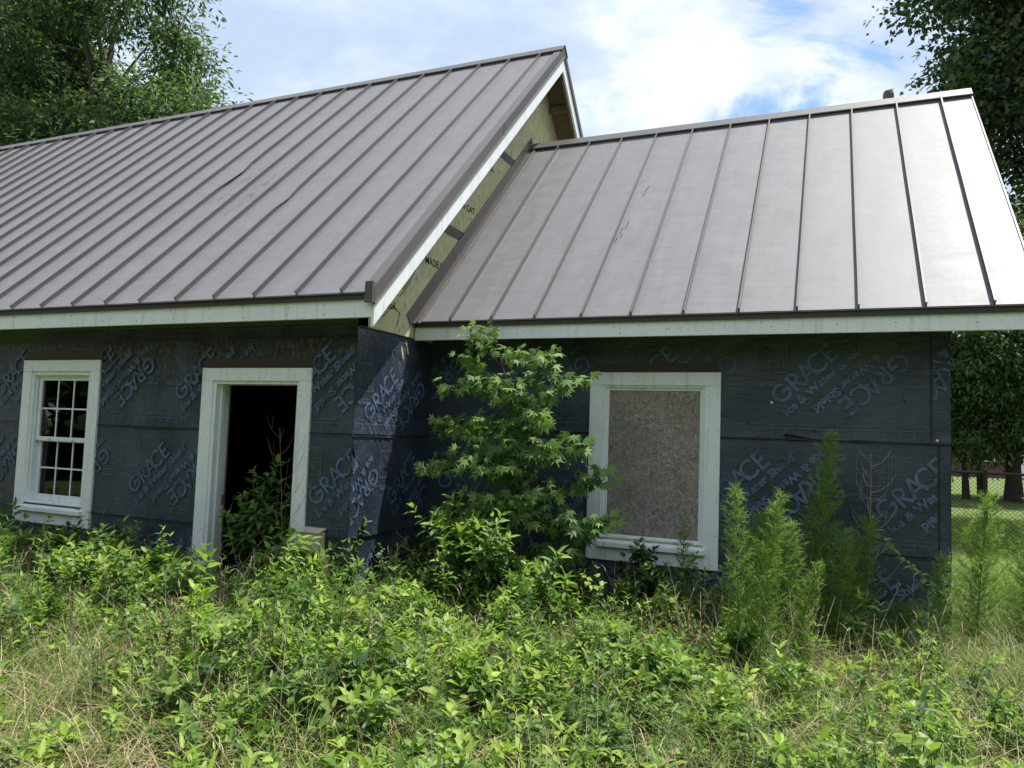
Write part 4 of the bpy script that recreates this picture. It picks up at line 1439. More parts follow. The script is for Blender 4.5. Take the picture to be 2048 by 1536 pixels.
def make_tree(name, label, cat, base, height, trunk_r, blobs, n_clump, per, leaf_len, mat, bark, gap=0.0, clump_r=0.55, limbs=26, kind='diamond', droop=0.2, seed=1, fork=0.35, group=None, wid=.42, zmin=None):
    """blobs: ellipsoids (centre, radii) relative to base that the crown fills"""
    random.seed(seed)
    rng = np.random.default_rng(seed)
    t = thing(name, label, cat, base, group)
    # clump centres, denser near the outer shell, with noise gaps
    C = []
    vol = np.array([b[1][0] * b[1][1] * b[1][2] for b in blobs])
    vol = vol / vol.sum()
    tries = 0
    while len(C) < n_clump and tries < n_clump * 20:
        tries += 1
        k = rng.choice(len(blobs), p=vol)
        c, r = blobs[k]
        d = rng.normal(size=3)
        d /= np.linalg.norm(d)
        rad = rng.uniform(0.25, 1) ** 0.45
        p = np.array(c) + d * rad * np.array(r)
        if zmin is not None and p[2] < zmin:
            continue
        nz = mnoise.noise(Vector(p * 0.42) + Vector((seed, 0, 0))) + 0.5 * mnoise.noise(Vector(p * 0.95) + Vector((0, seed, 0)))
        if nz < gap - 0.28:
            continue
        C.append(p)
    C = np.array(C)
    # skeleton: trunk, main limbs to spread-out targets, twigs to clumps
    g = Geo()
    top = Vector((0.03 * height * random.uniform(-1, 1), 0.02 * height, height * 0.86))
    tr_pts = limb_path((0, 0, -.1), top, 0.012, 10)
    g.tube(tr_pts, [trunk_r * (1.25 - 1.12 * (i / 10) ** 0.8) if i else trunk_r * 1.5 for i in range(11)], 10)
    g.build('trunk', bark, t)
    g = Geo()
    sel = C[rng.permutation(len(C))[:limbs]]
    nodes, nrad = [], []
    for c in sel:
        c = Vector(c)
        i = max(2, min(9, int(10 * (max(0.12, (c.z / (height * .86)) - fork * (0.6 + 0.6 * random.random()))))))
        a = tr_pts[i]
        pts = limb_path(a, c, 0.05, 8, 0.06)
        r0 = trunk_r * (0.5 - 0.035 * i)
        rr = [r0 * (1 - 0.85 * k / 8) for k in range(9)]
        g.tube(pts, rr, 6)
        nodes += pts[2:]
        nrad += rr[2:]
    NA = np.array([tuple(p) for p in nodes])
    for c in C:
        d = np.linalg.norm(NA - c, axis=1)
        k = int(d.argmin())
        if d[k] > 0.15:
            g.tube(limb_path(nodes[k], c, 0.07, 3), [min(nrad[k] * .6, .035), .022, .015, .008], 4)
    g.build('branch', bark, t)
    # leaves
    n = len(C) * per
    ci = np.repeat(np.arange(len(C)), per)
    csz = clump_r * rng.uniform(0.55, 1.25, len(C))
    off = rng.normal(size=(n, 3)) * np.array([1, 1, .72]) * csz[ci][:, None] * 0.62
    P = C[ci] + off
    D = nrmz(off + rng.normal(size=(n, 3)) * 0.35 + np.array([0, 0, -droop * 0.6])) + np.array([0, 0, -droop])
    N = rng.normal(size=(n, 3)) * 0.55 + np.array([0.15, -.1, 1.0])
    L = leaf_len * rng.uniform(.65, 1.3, n)
    tv = np.clip(0.45 + 0.22 * rng.normal(size=n) + 0.26 * rng.normal(size=len(C))[ci] + 0.45 * (off[:, 2] / np.maximum(csz[ci], .1)), 0, 1)  # clump tops tinted light, undersides dark: light from above put into the colour
    V, F, k = scatter(kind, P, D, N, L, L * wid)
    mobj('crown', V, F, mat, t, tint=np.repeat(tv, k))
    return t


make_tree('oak_tree', 'big leafy tree with open gaps behind the left end of the main roof', 'tree', (-22.0, 14.0, 0), 20, 0.42,
          [((-3.2, 0, 13.0), (3.6, 3.5, 6.0)), ((1.3, -1.0, 14.8), (3.8, 3.6, 4.2)), ((4.4, -1.0, 11.2), (2.5, 2.5, 2.6)), ((0.3, -1, 10.2), (4.6, 3.4, 2.8)), ((-3, -1, 18), (3.5, 3, 3))],
          820, 120, 0.225, M['leaf_oak'], M['bark'], gap=0.26, clump_r=0.70, limbs=34, seed=5)
make_tree('oak_tree', 'broad tree at the left frame edge beside the big open-crowned tree', 'tree', (-30.5, 15.0, 0), 18, 0.4,
          [((0.5, 0, 12.0), (4.4, 3.5, 6.4)), ((1.5, -2, 8.5), (4.0, 3.2, 3.0))],
          520, 110, 0.225, M['leaf_oak'], M['bark'], gap=0.0, clump_r=0.75, limbs=22, seed=8)
make_tree('oak_tree', 'low bushy tree just above the ridge left of centre', 'tree', (-19.0, 17.5, 0), 11.5, 0.25,
          [((0.3, 0, 8.2), (3.4, 2.6, 3.2))], 280, 110, 0.22, M['leaf_oak'], M['bark'], gap=-0.1, clump_r=0.7, limbs=14, seed=14)
make_tree('maple_tree', 'dark dense tree towering behind the right end of the wing roof', 'tree', (9.2, 13.5, 0), 15, 0.36,
          [((0.0, 0, 11.2), (3.4, 3.2, 4.6)), ((-1.7, -.4, 11.6), (2.5, 2.2, 2.4)), ((-1.6, 0, 9.0), (2.0, 2.2, 2.2)), ((-2.2, 0, 13.2), (2.2, 2, 1.8)), ((-1.0, -.3, 7.6), (1.3, 1.5, 1.2))],
          760, 130, 0.135, M['leaf_maple'], M['bark_dark'], gap=-0.05, clump_r=0.62, limbs=26, seed=21, wid=.7, zmin=6.9)
FAR = [(7.45, 22.4, 10.2, 'slim dark trunked tree closest to the wing corner beyond the fence', 31, .085), (8.05, 23.6, 10.2, 'slender tree second from the wing corner beyond the fence', 32, .085),
       (8.75, 22.6, 10.2, 'thick trunked tree with drooping boughs at the right frame edge', 33, .20), (11.3, 24, 10.2, 'tree outside the right edge with boughs reaching in', 34, .2)]
for x, y, h, lab, sd_, tr_ in FAR:
    make_tree('shade_tree', lab, 'tree', (x, y, 0), h, tr_,
              [((0, -.4, 6.0), (2.3, 2.6, 3.0)), ((0.1, 0, 7.6), (1.9, 2.0, 1.9)), ((.2, -1.2, 4.2), (2.3, 1.8, 1.6)), ((.1, .8, 3.0), (2.5, 1.7, 1.8)), ((-.2, -.6, 2.6), (2.4, 1.4, 1.3))],
              430, 105, 0.165, M['leaf_far'], M['bark_dark'], gap=-0.1, clump_r=0.55, limbs=22, seed=sd_, droop=0.32, wid=.38, kind='diamond', fork=0.25, group='trees beyond the chain link fence', zmin=1.35)

# pale dead boughs in front of those trees' foliage
random.seed(77)
g = Geo()
dbo = None

# far wood closing the horizon all round (one mass)
rng = np.random.default_rng(5)
ang = rng.uniform(0, 2 * math.pi, 34000)
rad = rng.uniform(62, 74, 34000)
front = (np.sin(ang) < -0.35)
rad[front] = rng.uniform(19, 26, front.sum())
hh = 9 + 2.5 * np.sin(ang * 9) + 2 * np.sin(ang * 23 + 1)
zz_front = 1.0
zz = hh * rng.uniform(0, 1, 34000) ** 0.8
P = np.stack([4 + rad * np.cos(ang), rad * np.sin(ang), zz], 1)
D = rng.normal(size=(34000, 3)) + np.array([0, 0, -.4])
N = rng.normal(size=(34000, 3)) * .6 + np.array([0, 0, 1])
L = rng.uniform(.8, 1.7, 34000)
V, F, k = scatter('diamond', P, D, N, L, L * .6)
mobj('far_woods', V, F, M['leaf_far'], None, tint=np.repeat(rng.uniform(0, .8, 34000), k), kind='stuff')


# ------------------------------------------------------------------ plants near the house
def herb(stems_geo, lv, base, height, lean, rng, leaf=0.055, nb=3, pairs=7, wid=.36, tip=0.25, spread=0.35, shade=0.0):
    """upright weed: a stem with side shoots, opposite lance leaves, bright young tips"""
    b = Vector(base)
    top = b + Vector((lean[0], lean[1], height))
    def shoot(a, e, r0, n_pairs, young):
        n = 5
        mid = (a + e) / 2 + Vector((rng.gauss(0, .02), rng.gauss(0, .02), 0.02))
        pts = []
        for i in range(n + 1):
            t = i / n
            pts.append(a * (1 - t) ** 2 + mid * 2 * t * (1 - t) + e * t * t)
        stems_geo.tube(pts, [r0 * (1 - .75 * i / n) for i in range(n + 1)], 3)
        ax = (e - a).normalized()
        rot = rng.uniform(0, 6.28)
        for k in range(n_pairs):
            t = 0.22 + 0.78 * (k + 1) / n_pairs
            p = a * (1 - t) ** 2 + mid * 2 * t * (1 - t) + e * t * t
            s1 = ax.orthogonal().normalized()
            s1.rotate(Matrix.Rotation(rot + k * 1.57 + rng.gauss(0, .25), 3, ax))
            for sg in (1, -1):
                up = 0.35 + 0.9 * (t > .85) + rng.gauss(0, .15)
                d = (s1 * sg + ax * up + Vector((0, 0, -.05))).normalized()
                sz = leaf * rng.uniform(.7, 1.25) * (0.65 + 0.5 * math.sin(math.pi * min(1, t * .75)))
                ti = 0.38 + shade + young * (t > .8) + 0.25 * (t - .5) + rng.gauss(0, .13)
                nn = (ax * 1.0 + Vector((0, 0, .6)) + Vector((rng.gauss(0, .3), rng.gauss(0, .3), 0)))
                lv.add(tuple(p), tuple(d), tuple(nn), sz, sz * wid * rng.uniform(.85, 1.2), min(1, max(0, ti)), rng.uniform(0.05, .35))
    shoot(b, top, 0.0028 + 0.003 * height, pairs, tip)
    for i in range(nb):
        t = rng.uniform(.3, .85)
        a = b.lerp(top, t)
        an = rng.uniform(0, 6.28)
        ln = height * rng.uniform(.25, .5)
        e = a + Vector((math.cos(an) * spread * ln * 1.6, math.sin(an) * spread * ln * 1.6, ln * .8))
        shoot(a, e, 0.002, max(3, pairs - 2), tip)


def in_yard(x, y):
    if x < 0.03:
        return y < -0.07
    if x < WX + 0.06:
        return y < D1 - 0.08
    return True


def footprint_ok(x, y):
    # only what the photograph (or a camera a step aside) can see, nearest row at the lower frame edge
    return y > -3.6 + 0.40 * (x - 0.0) * (0.55 if x < 0 else 0.62) - 0.3


# --- leafy weeds, one uncountable mass
rw = random.Random(41)
gs, lw = Geo(), Leaves('lance')
cnt = 0
tries = 0
while cnt < 1950 and tries < 60000:
    tries += 1
    x = rw.uniform(-5.4, 6.4)
    y = rw.uniform(-3.6, 3.6)
    if not in_yard(x, y) or not footprint_ok(x, y):
        continue
    wall = (0 if x < 0.03 else D1 if x < WX + .06 else 9)
    n = mnoise.noise(Vector((x * .8, y * .8, 3))) + .5 * mnoise.noise(Vector((x * 2.1, y * 2.1, 6)))
    dens = 0.56 + .62 * n
    # dry corner lower left; thin, grassy patch along the right front
    edge = y - (-2.75 + 0.50 * x)
    dry = max(0, 1 - abs((x + 1.0) / 2.2) ** 2) * max(0, 1 - (edge + 0.2) / 1.3)
    dens -= 0.42 * min(1, max(0, dry))
    if x < 0.6 and y < -1.2:
        dens -= .40
    if x > WX:
        dens -= .30
    if x > 2.6 and y > .25:
        dens -= .28
    if 0.2 < x < 2.7 and -2.2 < y < .6:
        dens += .18
    if .3 < x < 4.6 and y < -.7:
        dens += .20
    if rw.random() > dens:
        continue
    if wall < 8 and wall - y < .25 and rw.random() < .5:
        continue
    hgt = 0.27 + .18 * n + rw.uniform(-.08, .14)
    if x < 0.2 and -1.9 < y < -.15:
        hgt += .07
    if x > 2.8:
        hgt *= .80
    if rw.random() < .16:
        hgt *= rw.uniform(1.2, 1.7)
    hgt = max(.14, hgt)
    herb(gs, lw, (x, y, gz(x, y) - .01), hgt, (rw.gauss(0, .05), rw.gauss(0, .05)), rw, leaf=rw.choice((.038, .045, .052, .064)), nb=rw.randint(2, 5), pairs=rw.randint(5, 9), wid=rw.choice((.24, .30, .36, .46, .58)), tip=rw.choice((.0, .2, .35)), shade=rw.gauss(0, .2), spread=rw.choice((.2, .35, .5)))
    cnt += 1
und = lw.build('weedy_undergrowth', M['leaf_weed'], None, kind='stuff')
gs.build('weed_stems', M['stem'], None, kind='stuff')


# --- grass
def grass(name, n, mat, lo, hi, wid, dry, seed, reg):
    rng = np.random.default_rng(seed)
    P, D, N, L, Wd, T, B = [], [], [], [], [], [], []
    c = 0
    while c < n:
        x, y = rng.uniform(reg[0], reg[1]), rng.uniform(reg[2], reg[3])
        if not in_yard(x, y) or not footprint_ok(x, y):
            continue
        nz = mnoise.noise(Vector((x * 1.1, y * 1.1, 13 + 4 * dry))) + .6 * mnoise.noise(Vector((x * 4, y * 4, 17)))
        if rng.random() > 0.6 + .8 * nz:
            continue
        an = rng.uniform(0, 6.28) if not dry else rng.uniform(0, 6.28) + 1.2 * nz
        k = rng.integers(3, 9)
        for _ in range(k):
            a2 = an + rng.normal() * .8
            tilt = rng.uniform(.15, 1.1) if not dry else rng.uniform(.25, 2.2)
            P.append((x + rng.normal() * .025, y + rng.normal() * .025, gz(x, y) - .01 + (rng.uniform(0, .05) if dry else 0)))
            D.append((math.cos(a2) * tilt, math.sin(a2) * tilt, 1.0))
            N.append((-math.cos(a2), -math.sin(a2), .5 + .01))
            L.append(rng.uniform(lo, hi))
            Wd.append(wid * rng.uniform(.6, 1.3))
            T.append(float(np.clip(.5 + .28 * rng.normal() + .3 * nz, 0, 1)))
            B.append(rng.uniform(.1, .75))
            c += 1
    V, F, kk = scatter('blade', P, D, N, L, Wd, B)
    return mobj(name, V, F, mat, None, tint=np.repeat(T, kk), kind='stuff')


grass('dry_grass', 60000, M['grass_dry'], .16, .50, .0042, True, 3, (-5.2, 5.6, -3.6, 2.2))
grass('green_grass', 46000, M['grass_green'], .20, .56, .0048, False, 4, (-5.2, 6.5, -3.6, 3.0))
# lusher strip to the right of the house, and the lawn up to the fence
grass('tall_green_grass', 20000, M['grass_green'], .25, .62, .005, False, 6, (WX + .1, 7.6, .3, 5.0))
# upright seed stalks and fallen brown leaves through the weeds
rq = random.Random(12)
gk, lk = Geo(), Leaves('blade')
for _ in range(950):
    x, y = rq.uniform(-4.8, 6.0), rq.uniform(-3.2, 1.1)
    if not in_yard(x, y) or not footprint_ok(x, y):
        continue
    h = rq.uniform(.30, .72)
    an = rq.uniform(0, 6.28)
    ln = rq.uniform(.03, .28)
    b = Vector((x, y, gz(x, y)))
    e = b + Vector((math.cos(an) * ln, math.sin(an) * ln, h))
    m_ = b + Vector((math.cos(an) * ln * .25, math.sin(an) * ln * .25, h * .6))
    gk.tube([b, (b + m_) / 2, m_, (m_ + e) / 2 + Vector((0, 0, .01)), e], [.0016, .0016, .0014, .0012, .0008], 3)
    for k in range(rq.randint(2, 8)):
        p = m_.lerp(e, rq.uniform(.1, 1))
        a2 = rq.uniform(0, 6.28)
        lk.add(tuple(p), (math.cos(a2) * .4, math.sin(a2) * .4, 1), (-math.cos(a2), -math.sin(a2), .4), rq.uniform(.02, .07), .003, rq.uniform(.3, 1), .3)
gd = Geo()
for _ in range(260):
    x, y = rq.uniform(-4.8, 5.2), rq.uniform(-3.1, 1.0)
    if not in_yard(x, y) or not footprint_ok(x, y):
        continue
    b = Vector((x, y, gz(x, y)))
    h = rq.uniform(.2, .55)
    e = b + Vector((rq.gauss(0, .12), rq.gauss(0, .12), h))
    gd.tube(limb_path(b, e, .05, 4), [.0028, .0025, .002, .0015, .0008], 3)
    for k in range(rq.randint(2, 6)):
        p = b.lerp(e, rq.uniform(.35, .95))
        gd.tube([p, p + Vector((rq.gauss(0, .06), rq.gauss(0, .06), rq.uniform(.02, .12)))], [.0014, .0006], 3)
gd.build('dead_twigs', M['dead_brown'], None, kind='stuff')
gk.build('seed_stalks', M['dead'], None, kind='stuff')
lk.build('seed_heads', M['grass_dry'], None, kind='stuff')
lk = Leaves('lance')
for _ in range(1600):
    x, y = rq.uniform(-4.8, 6.0), rq.uniform(-3.2, 1.1)
    if in_yard(x, y) and footprint_ok(x, y):
        a2 = rq.uniform(0, 6.28)
        lk.add((x, y, gz(x, y) + rq.uniform(.02, .26)), (math.cos(a2), math.sin(a2), rq.uniform(-.6, .4)), (rq.gauss(0, .5), rq.gauss(0, .5), 1), rq.uniform(.03, .06), rq.uniform(.01, .02), rq.uniform(0, .55), rq.uniform(.2, .7))
lk.build('withered_leaves', M['leaf_withered'], None, kind='stuff')
rng = np.random.default_rng(9)
n = 42000
x = rng.uniform(4.6, 12.0, n)
y = rng.uniform(4.0, 15.0, n)
an = rng.uniform(0, 6.28, n)
P = np.stack([x, y, np.array([gz(a, b) for a, b in zip(x, y)])], 1)
D = np.stack([np.cos(an) * .5, np.sin(an) * .5, np.ones(n)], 1)
N = np.stack([-np.cos(an), -np.sin(an), .5 * np.ones(n)], 1)
V, F, k = scatter('needle', P, D, N, rng.uniform(.05, .12, n), np.full(n, .008))
mobj('lawn_grass', V, F, M['grass_green'], None, tint=np.repeat(np.clip(rng.normal(.75, .2, n), 0, 1), k), kind='stuff')


# --- sweetgum sapling against the wing wall
random.seed(19)
rs2 = random.Random(19)
sap = thing('sweetgum_sapling', 'young star-leaved sapling growing against the wall left of the boarded window', 'sapling', (1.27, 0.60, 0))
g = Geo()
tp = [(0, 0, -.02), (-.02, .0, .5), (-.06, 0, 1.0), (-.08, -.02, 1.5), (-.20, -.03, 2.0), (-.30, -.05, 2.33)]
g.tube(tp, [.020, .018, .015, .011, .007, .003], 7)
g.build('trunk', M['bark'], sap)
g = Geo()
sap_leaves = []
def tpt(z):
    for a, b in zip(tp[:-1], tp[1:]):
        if z <= b[2]:
            t = (z - a[2]) / (b[2] - a[2])
            return Vector(a).lerp(Vector(b), t)
    return Vector(tp[-1])
# (height on trunk, direction x, direction y, rise, length)
BR = [(.45, -.8, -.3, .15, .55), (.50, .85, -.2, .12, .62), (.62, .75, .25, .2, .6), (.65, -.5, -.6, .25, .5), (.80, -.95, -.1, .18, .8), (.85, .95, -.1, .22, .85), (.95, .3, -.7, .2, .45),
      (1.02, .9, .2, .30, .82), (1.10, -.92, -.25, .30, .85), (1.12, -.4, -.7, .25, .55), (1.22, .6, -.5, .3, .5), (1.30, .9, -.15, .32, .70), (1.38, -.75, .2, .35, .70), (1.45, -.85, -.35, .38, .72),
      (1.50, .5, -.5, .4, .45), (1.58, .80, .1, .48, .68), (1.66, -.7, -.3, .5, .60), (1.74, .2, -.6, .5, .35), (1.80, .7, -.2, .6, .45), (1.90, -.6, -.1, .6, .42), (1.98, .55, .1, .7, .40), (2.08, -.4, -.3, .7, .3), (2.15, .5, -.2, .7, .3), (2.24, -.2, -.2, .8, .2), (.35, .2, -.9, .2, .4), (.9, -.2, -.9, .2, .4), (1.35, .1, -.9, .3, .35)]
for _k in range(20):
    _z = rs2.uniform(.35, 2.1)
    BR.append((_z, rs2.uniform(-1, 1), rs2.uniform(-.8, .1), .15 + .2 * _z, (.72 - .22 * _z) * rs2.uniform(.55, 1.0)))
for z, dx, dy, rise, ln in BR:
    a = tpt(z)
    d = Vector((dx, dy, 0)).normalized()
    e = a + d * ln * (.90 if d.x < 0 else .83) + Vector((0, 0, rise * ln + rs2.gauss(0, .07)))
    e.y = min(e.y, 0.52)
    pts = limb_path(a, e, 0.06, 6, rs2.uniform(-.12, .16))
    g.tube(pts, [.0065 * (1 - .8 * i / 6) for i in range(7)], 4)
    nl = int((17 if z < .9 else 13) + ln * 48)
    for i in range(nl):
        t = rs2.uniform(.22, 1.0) ** 0.7
        k = min(5, int(t * 6))
        p = pts[k].lerp(pts[k + 1], t * 6 - k)
        an = rs2.uniform(0, 6.28)
        off = Vector((math.cos(an), math.sin(an) * .8, rs2.uniform(-.5, 1.1))).normalized() * rs2.uniform(.03, .14)
        q_ = p + off
        q_.y = min(q_.y, 0.54)
        g.tube([p, (p + q_) / 2 + Vector((0, 0, .01)), q_], .0011, 3)
        out = Vector((off.x * 6 + d.x * .3 + rs2.gauss(0, .25), off.y * 5 + d.y * .3 - .1, -.45 + rs2.gauss(0, .4)))
        nn = Vector((rs2.gauss(0, .45), -.85 + rs2.gauss(0, .4), .75))
        sz = rs2.uniform(.066, .112) * (0.8 if z > 1.9 else 1.0)
        ti = 0.32 + .22 * (z / 2.3) + 0.35 * (t > .85) + rs2.gauss(0, .10)
        sap_leaves.append((q_, out, nn, sz, min(1, max(0, ti))))
    # tip rosette of young leaves
    for i in range(4):
        an = i * 1.57 + rs2.uniform(0, .8)
        sap_leaves.append((e, Vector((math.cos(an), math.sin(an), .1)), Vector((0, -.3, 1)), rs2.uniform(.06, .085), min(1, .72 + rs2.gauss(0, .1))))
for i in range(10):
    an = i * 2.4
    sap_leaves.append((Vector(tp[-1]) - Vector((0, 0, .02 * i)), Vector((math.cos(an), math.sin(an), .3)), Vector((0, -.3, 1)), rs2.uniform(.05, .09), .8))
g.build('branch', M['bark'], sap)
# nearest 300 leaves are pieces of their own and share meshes; the rest is one part
variants = []
for k in range(12):
    V, F, kk = scatter('star', [(0, 0, 0)], [(1, 0, 0)], [(0, 0, 1)], [1.0], [1.0], [rs2.uniform(0, .45)])
    V += np.random.default_rng(k).normal(size=V.shape) * 0.018
    me_o = mobj('leaf', V, F, M['leaf_gum'], None, tint=np.full(len(V), .15 + .07 * k))
    me = me_o.data
    bpy.data.objects.remove(me_o)
    variants.append(me)
sap_leaves.sort(key=lambda l: -l[3] * (1.3 if l[0].y < -.05 else 1.0))
first = None
for (p, d, nn, sz, ti) in sap_leaves[:300]:
    x_ = d.normalized()
    y_ = nn.cross(x_).normalized()
    z_ = x_.cross(y_)
    me = variants[min(11, max(0, int((ti - .15) / .07)))]
    if first is None:
        first = o = bpy.data.objects.new('leaf', me)
    else:
        o = first.copy()
        o.data = me
    COL.objects.link(o)
    o.parent = sap
    o.matrix_local = Matrix(((x_.x * sz, y_.x * sz, z_.x * sz, p.x), (x_.y * sz, y_.y * sz, z_.y * sz, p.y), (x_.z * sz, y_.z * sz, z_.z * sz, p.z), (0, 0, 0, 1)))
lv = Leaves('star')
for (p, d, nn, sz, ti) in sap_leaves[300:]:
    lv.add(tuple(p), tuple(d), tuple(nn), sz, sz, ti, rs2.uniform(0, .4))
lv.build('foliage', M['leaf_gum'], sap, kind='stuff')
ly = Leaves('star')
for i in range(7):
    ly.add((.22 + rs2.gauss(0, .06), -.08 + rs2.gauss(0, .05), .90 + rs2.gauss(0, .08)), (rs2.gauss(0, 1), -.4, -.8), (rs2.gauss(0, .3), -.6, .7), .075, .07, .5, .3)
ly.build('yellow_leaves', M['leaf_yellow'], sap, kind='stuff')


# --- shrubs and bushes one can tell apart
def bush(label, base, h, spread, n, leaf, mat, seed, stem='stem', wid=.36, pairs=8, tip=.25, name='bush', cat='bush', nb=4, ymax=None):
    rr = random.Random(seed)
    t = thing(name, label, cat, base)
    gg, lv = Geo(), Leaves('lance')
    for i in range(n):
        an = rr.uniform(0, 6.28)
        rad = spread * math.sqrt(rr.random())
        lx, ly_ = math.cos(an) * rad, math.sin(an) * rad * .75
        if ymax is not None and base[1] + ly_ > ymax:
            ly_ = ymax - base[1]
        herb(gg, lv, (lx * .25, ly_ * .25, -.02), h * rr.uniform(.6, 1.0), (lx, ly_), rr, leaf=leaf * rr.uniform(.8, 1.15), nb=nb, pairs=pairs, wid=wid, tip=tip)
    gg.build('stems', M[stem], t)
    lv.build('leaves', mat, t)
    return t


bush('bright green lance-leaved bush under the sapling', (1.02, 0.12, 0), 1.02, .30, 13, .085, M['leaf_weed'], 51, pairs=10, ymax=1.1)
bush('rounded pale green bush right of the sapling stem base', (1.45, 0.05, 0), .66, .30, 12, .075, M['leaf_weed'], 52, pairs=9, wid=.42)
bush('dark-leaved bush growing up in the open doorway', (-0.86, 0.10, 0), 1.18, .24, 9, .075, M['leaf_gum'], 53, pairs=10, wid=.46, tip=.1, stem='dead_brown')
bush('leafy bush in front of the beige electrical box', (-0.36, -0.28, 0), .74, .24, 7, .080, M['leaf_weed'], 54, pairs=8, wid=.46)
bush('bush spilling over below the left window', (-3.55, -0.55, 0), .66, .45, 12, .075, M['leaf_weed'], 55, pairs=8, wid=.40)
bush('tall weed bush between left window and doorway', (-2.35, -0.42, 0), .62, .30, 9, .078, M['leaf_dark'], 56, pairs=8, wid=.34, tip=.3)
bush('broad-leaved bright bush in front of the doorway', (-1.05, -0.95, 0), .60, .45, 15, .072, M['leaf_weed'], 57, pairs=8, wid=.42)
bush('dense bush left of the doorway front', (-1.85, -0.85, 0), .58, .38, 12, .078, M['leaf_weed'], 58, pairs=8, wid=.42)
bush('leafy bush at the inner corner of the two walls', (-0.05, -0.25, 0), .66, .35, 12, .078, M['leaf_weed'], 59, pairs=8, wid=.40)
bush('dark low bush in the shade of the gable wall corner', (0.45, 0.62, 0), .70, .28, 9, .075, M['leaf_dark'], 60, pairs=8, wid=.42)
bush('tall big-leaved weed in the near foreground right of centre', (2.74, -1.02, 0), .46, .12, 4, .085, M['leaf_weed'], 61, pairs=7, wid=.40, tip=.1)
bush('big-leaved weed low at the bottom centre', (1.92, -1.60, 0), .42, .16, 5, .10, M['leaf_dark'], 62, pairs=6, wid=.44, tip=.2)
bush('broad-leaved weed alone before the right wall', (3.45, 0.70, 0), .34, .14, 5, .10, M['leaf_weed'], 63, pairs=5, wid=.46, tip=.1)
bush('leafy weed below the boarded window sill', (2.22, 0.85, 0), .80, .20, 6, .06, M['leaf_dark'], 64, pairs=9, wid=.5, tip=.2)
bush('low green weed at the lower right edge', (3.95, -0.45, 0), .28, .16, 5, .075, M['leaf_weed'], 65, pairs=6, wid=.40)
bush('small dark weed in the dry grass at lower left', (0.05, -2.15, 0), .28, .10, 5, .055, M['leaf_weed'], 66, pairs=6)


def fennel(label, base, h, lean, seed, rad=.17, dens=1.0, tint=.5):
    """tall feathery stalk: thread leaves on many short side shoots"""
    rr = random.Random(seed)
    t = thing('dog_fennel', label, 'plant', base, 'feathery tall weeds near the wing')
    gg, lv = Geo(), Leaves('needle')
    top = Vector((lean[0], lean[1], h))
    pts = [Vector((lean[0] * s ** 1.6, lean[1] * s ** 1.6, h * s)) for s in [i / 8 for i in range(9)]]
    gg.tube([p if i else p - Vector((0, 0, .03)) for i, p in enumerate(pts)], [.0065 * (1 - .82 * i / 8) for i in range(9)], 5)
    ns = int(115 * dens * h / 1.2)
    for i in range(ns):
        s = .10 + .9 * (i + rr.random()) / ns
        k = min(7, int(s * 8))
        a = pts[k].lerp(pts[k + 1], s * 8 - k)
        an = i * 2.4 + rr.gauss(0, .3)
        ln = rad * (1.15 - .85 * s ** 2.0) * rr.uniform(.65, 1.2) * min(1, .35 + s * 3)
        d = Vector((math.cos(an), math.sin(an), rr.uniform(.55, 1.2))).normalized()
        e = a + d * ln
        m_ = (a + e) / 2 + Vector((0, 0, -.02 * ln / .15))
        gg.tube([a, m_, e], .0010, 3)
        nl = int(10 + 130 * ln)
        for q_ in range(nl):
            u = rr.uniform(.08, 1)
            p = a.lerp(m_, u * 2) if u < .5 else m_.lerp(e, u * 2 - 1)
            dd = (d * rr.uniform(.4, 1.1) + Vector((rr.gauss(0, .6), rr.gauss(0, .6), rr.gauss(.15, .45)))).normalized()
            l = rr.uniform(.035, .080) * (1.05 - .35 * s)
            lv.add(tuple(p), tuple(dd), (rr.gauss(0, 1), rr.gauss(0, 1), 1), l, .0030, min(1, max(0, .12 + tint + .25 * s + rr.gauss(0, .12))), rr.uniform(-.1, .3))
    gg.build('stem', M['stem_green'], t)
    lv.build('foliage', M['leaf_fennel'], t)
    return t


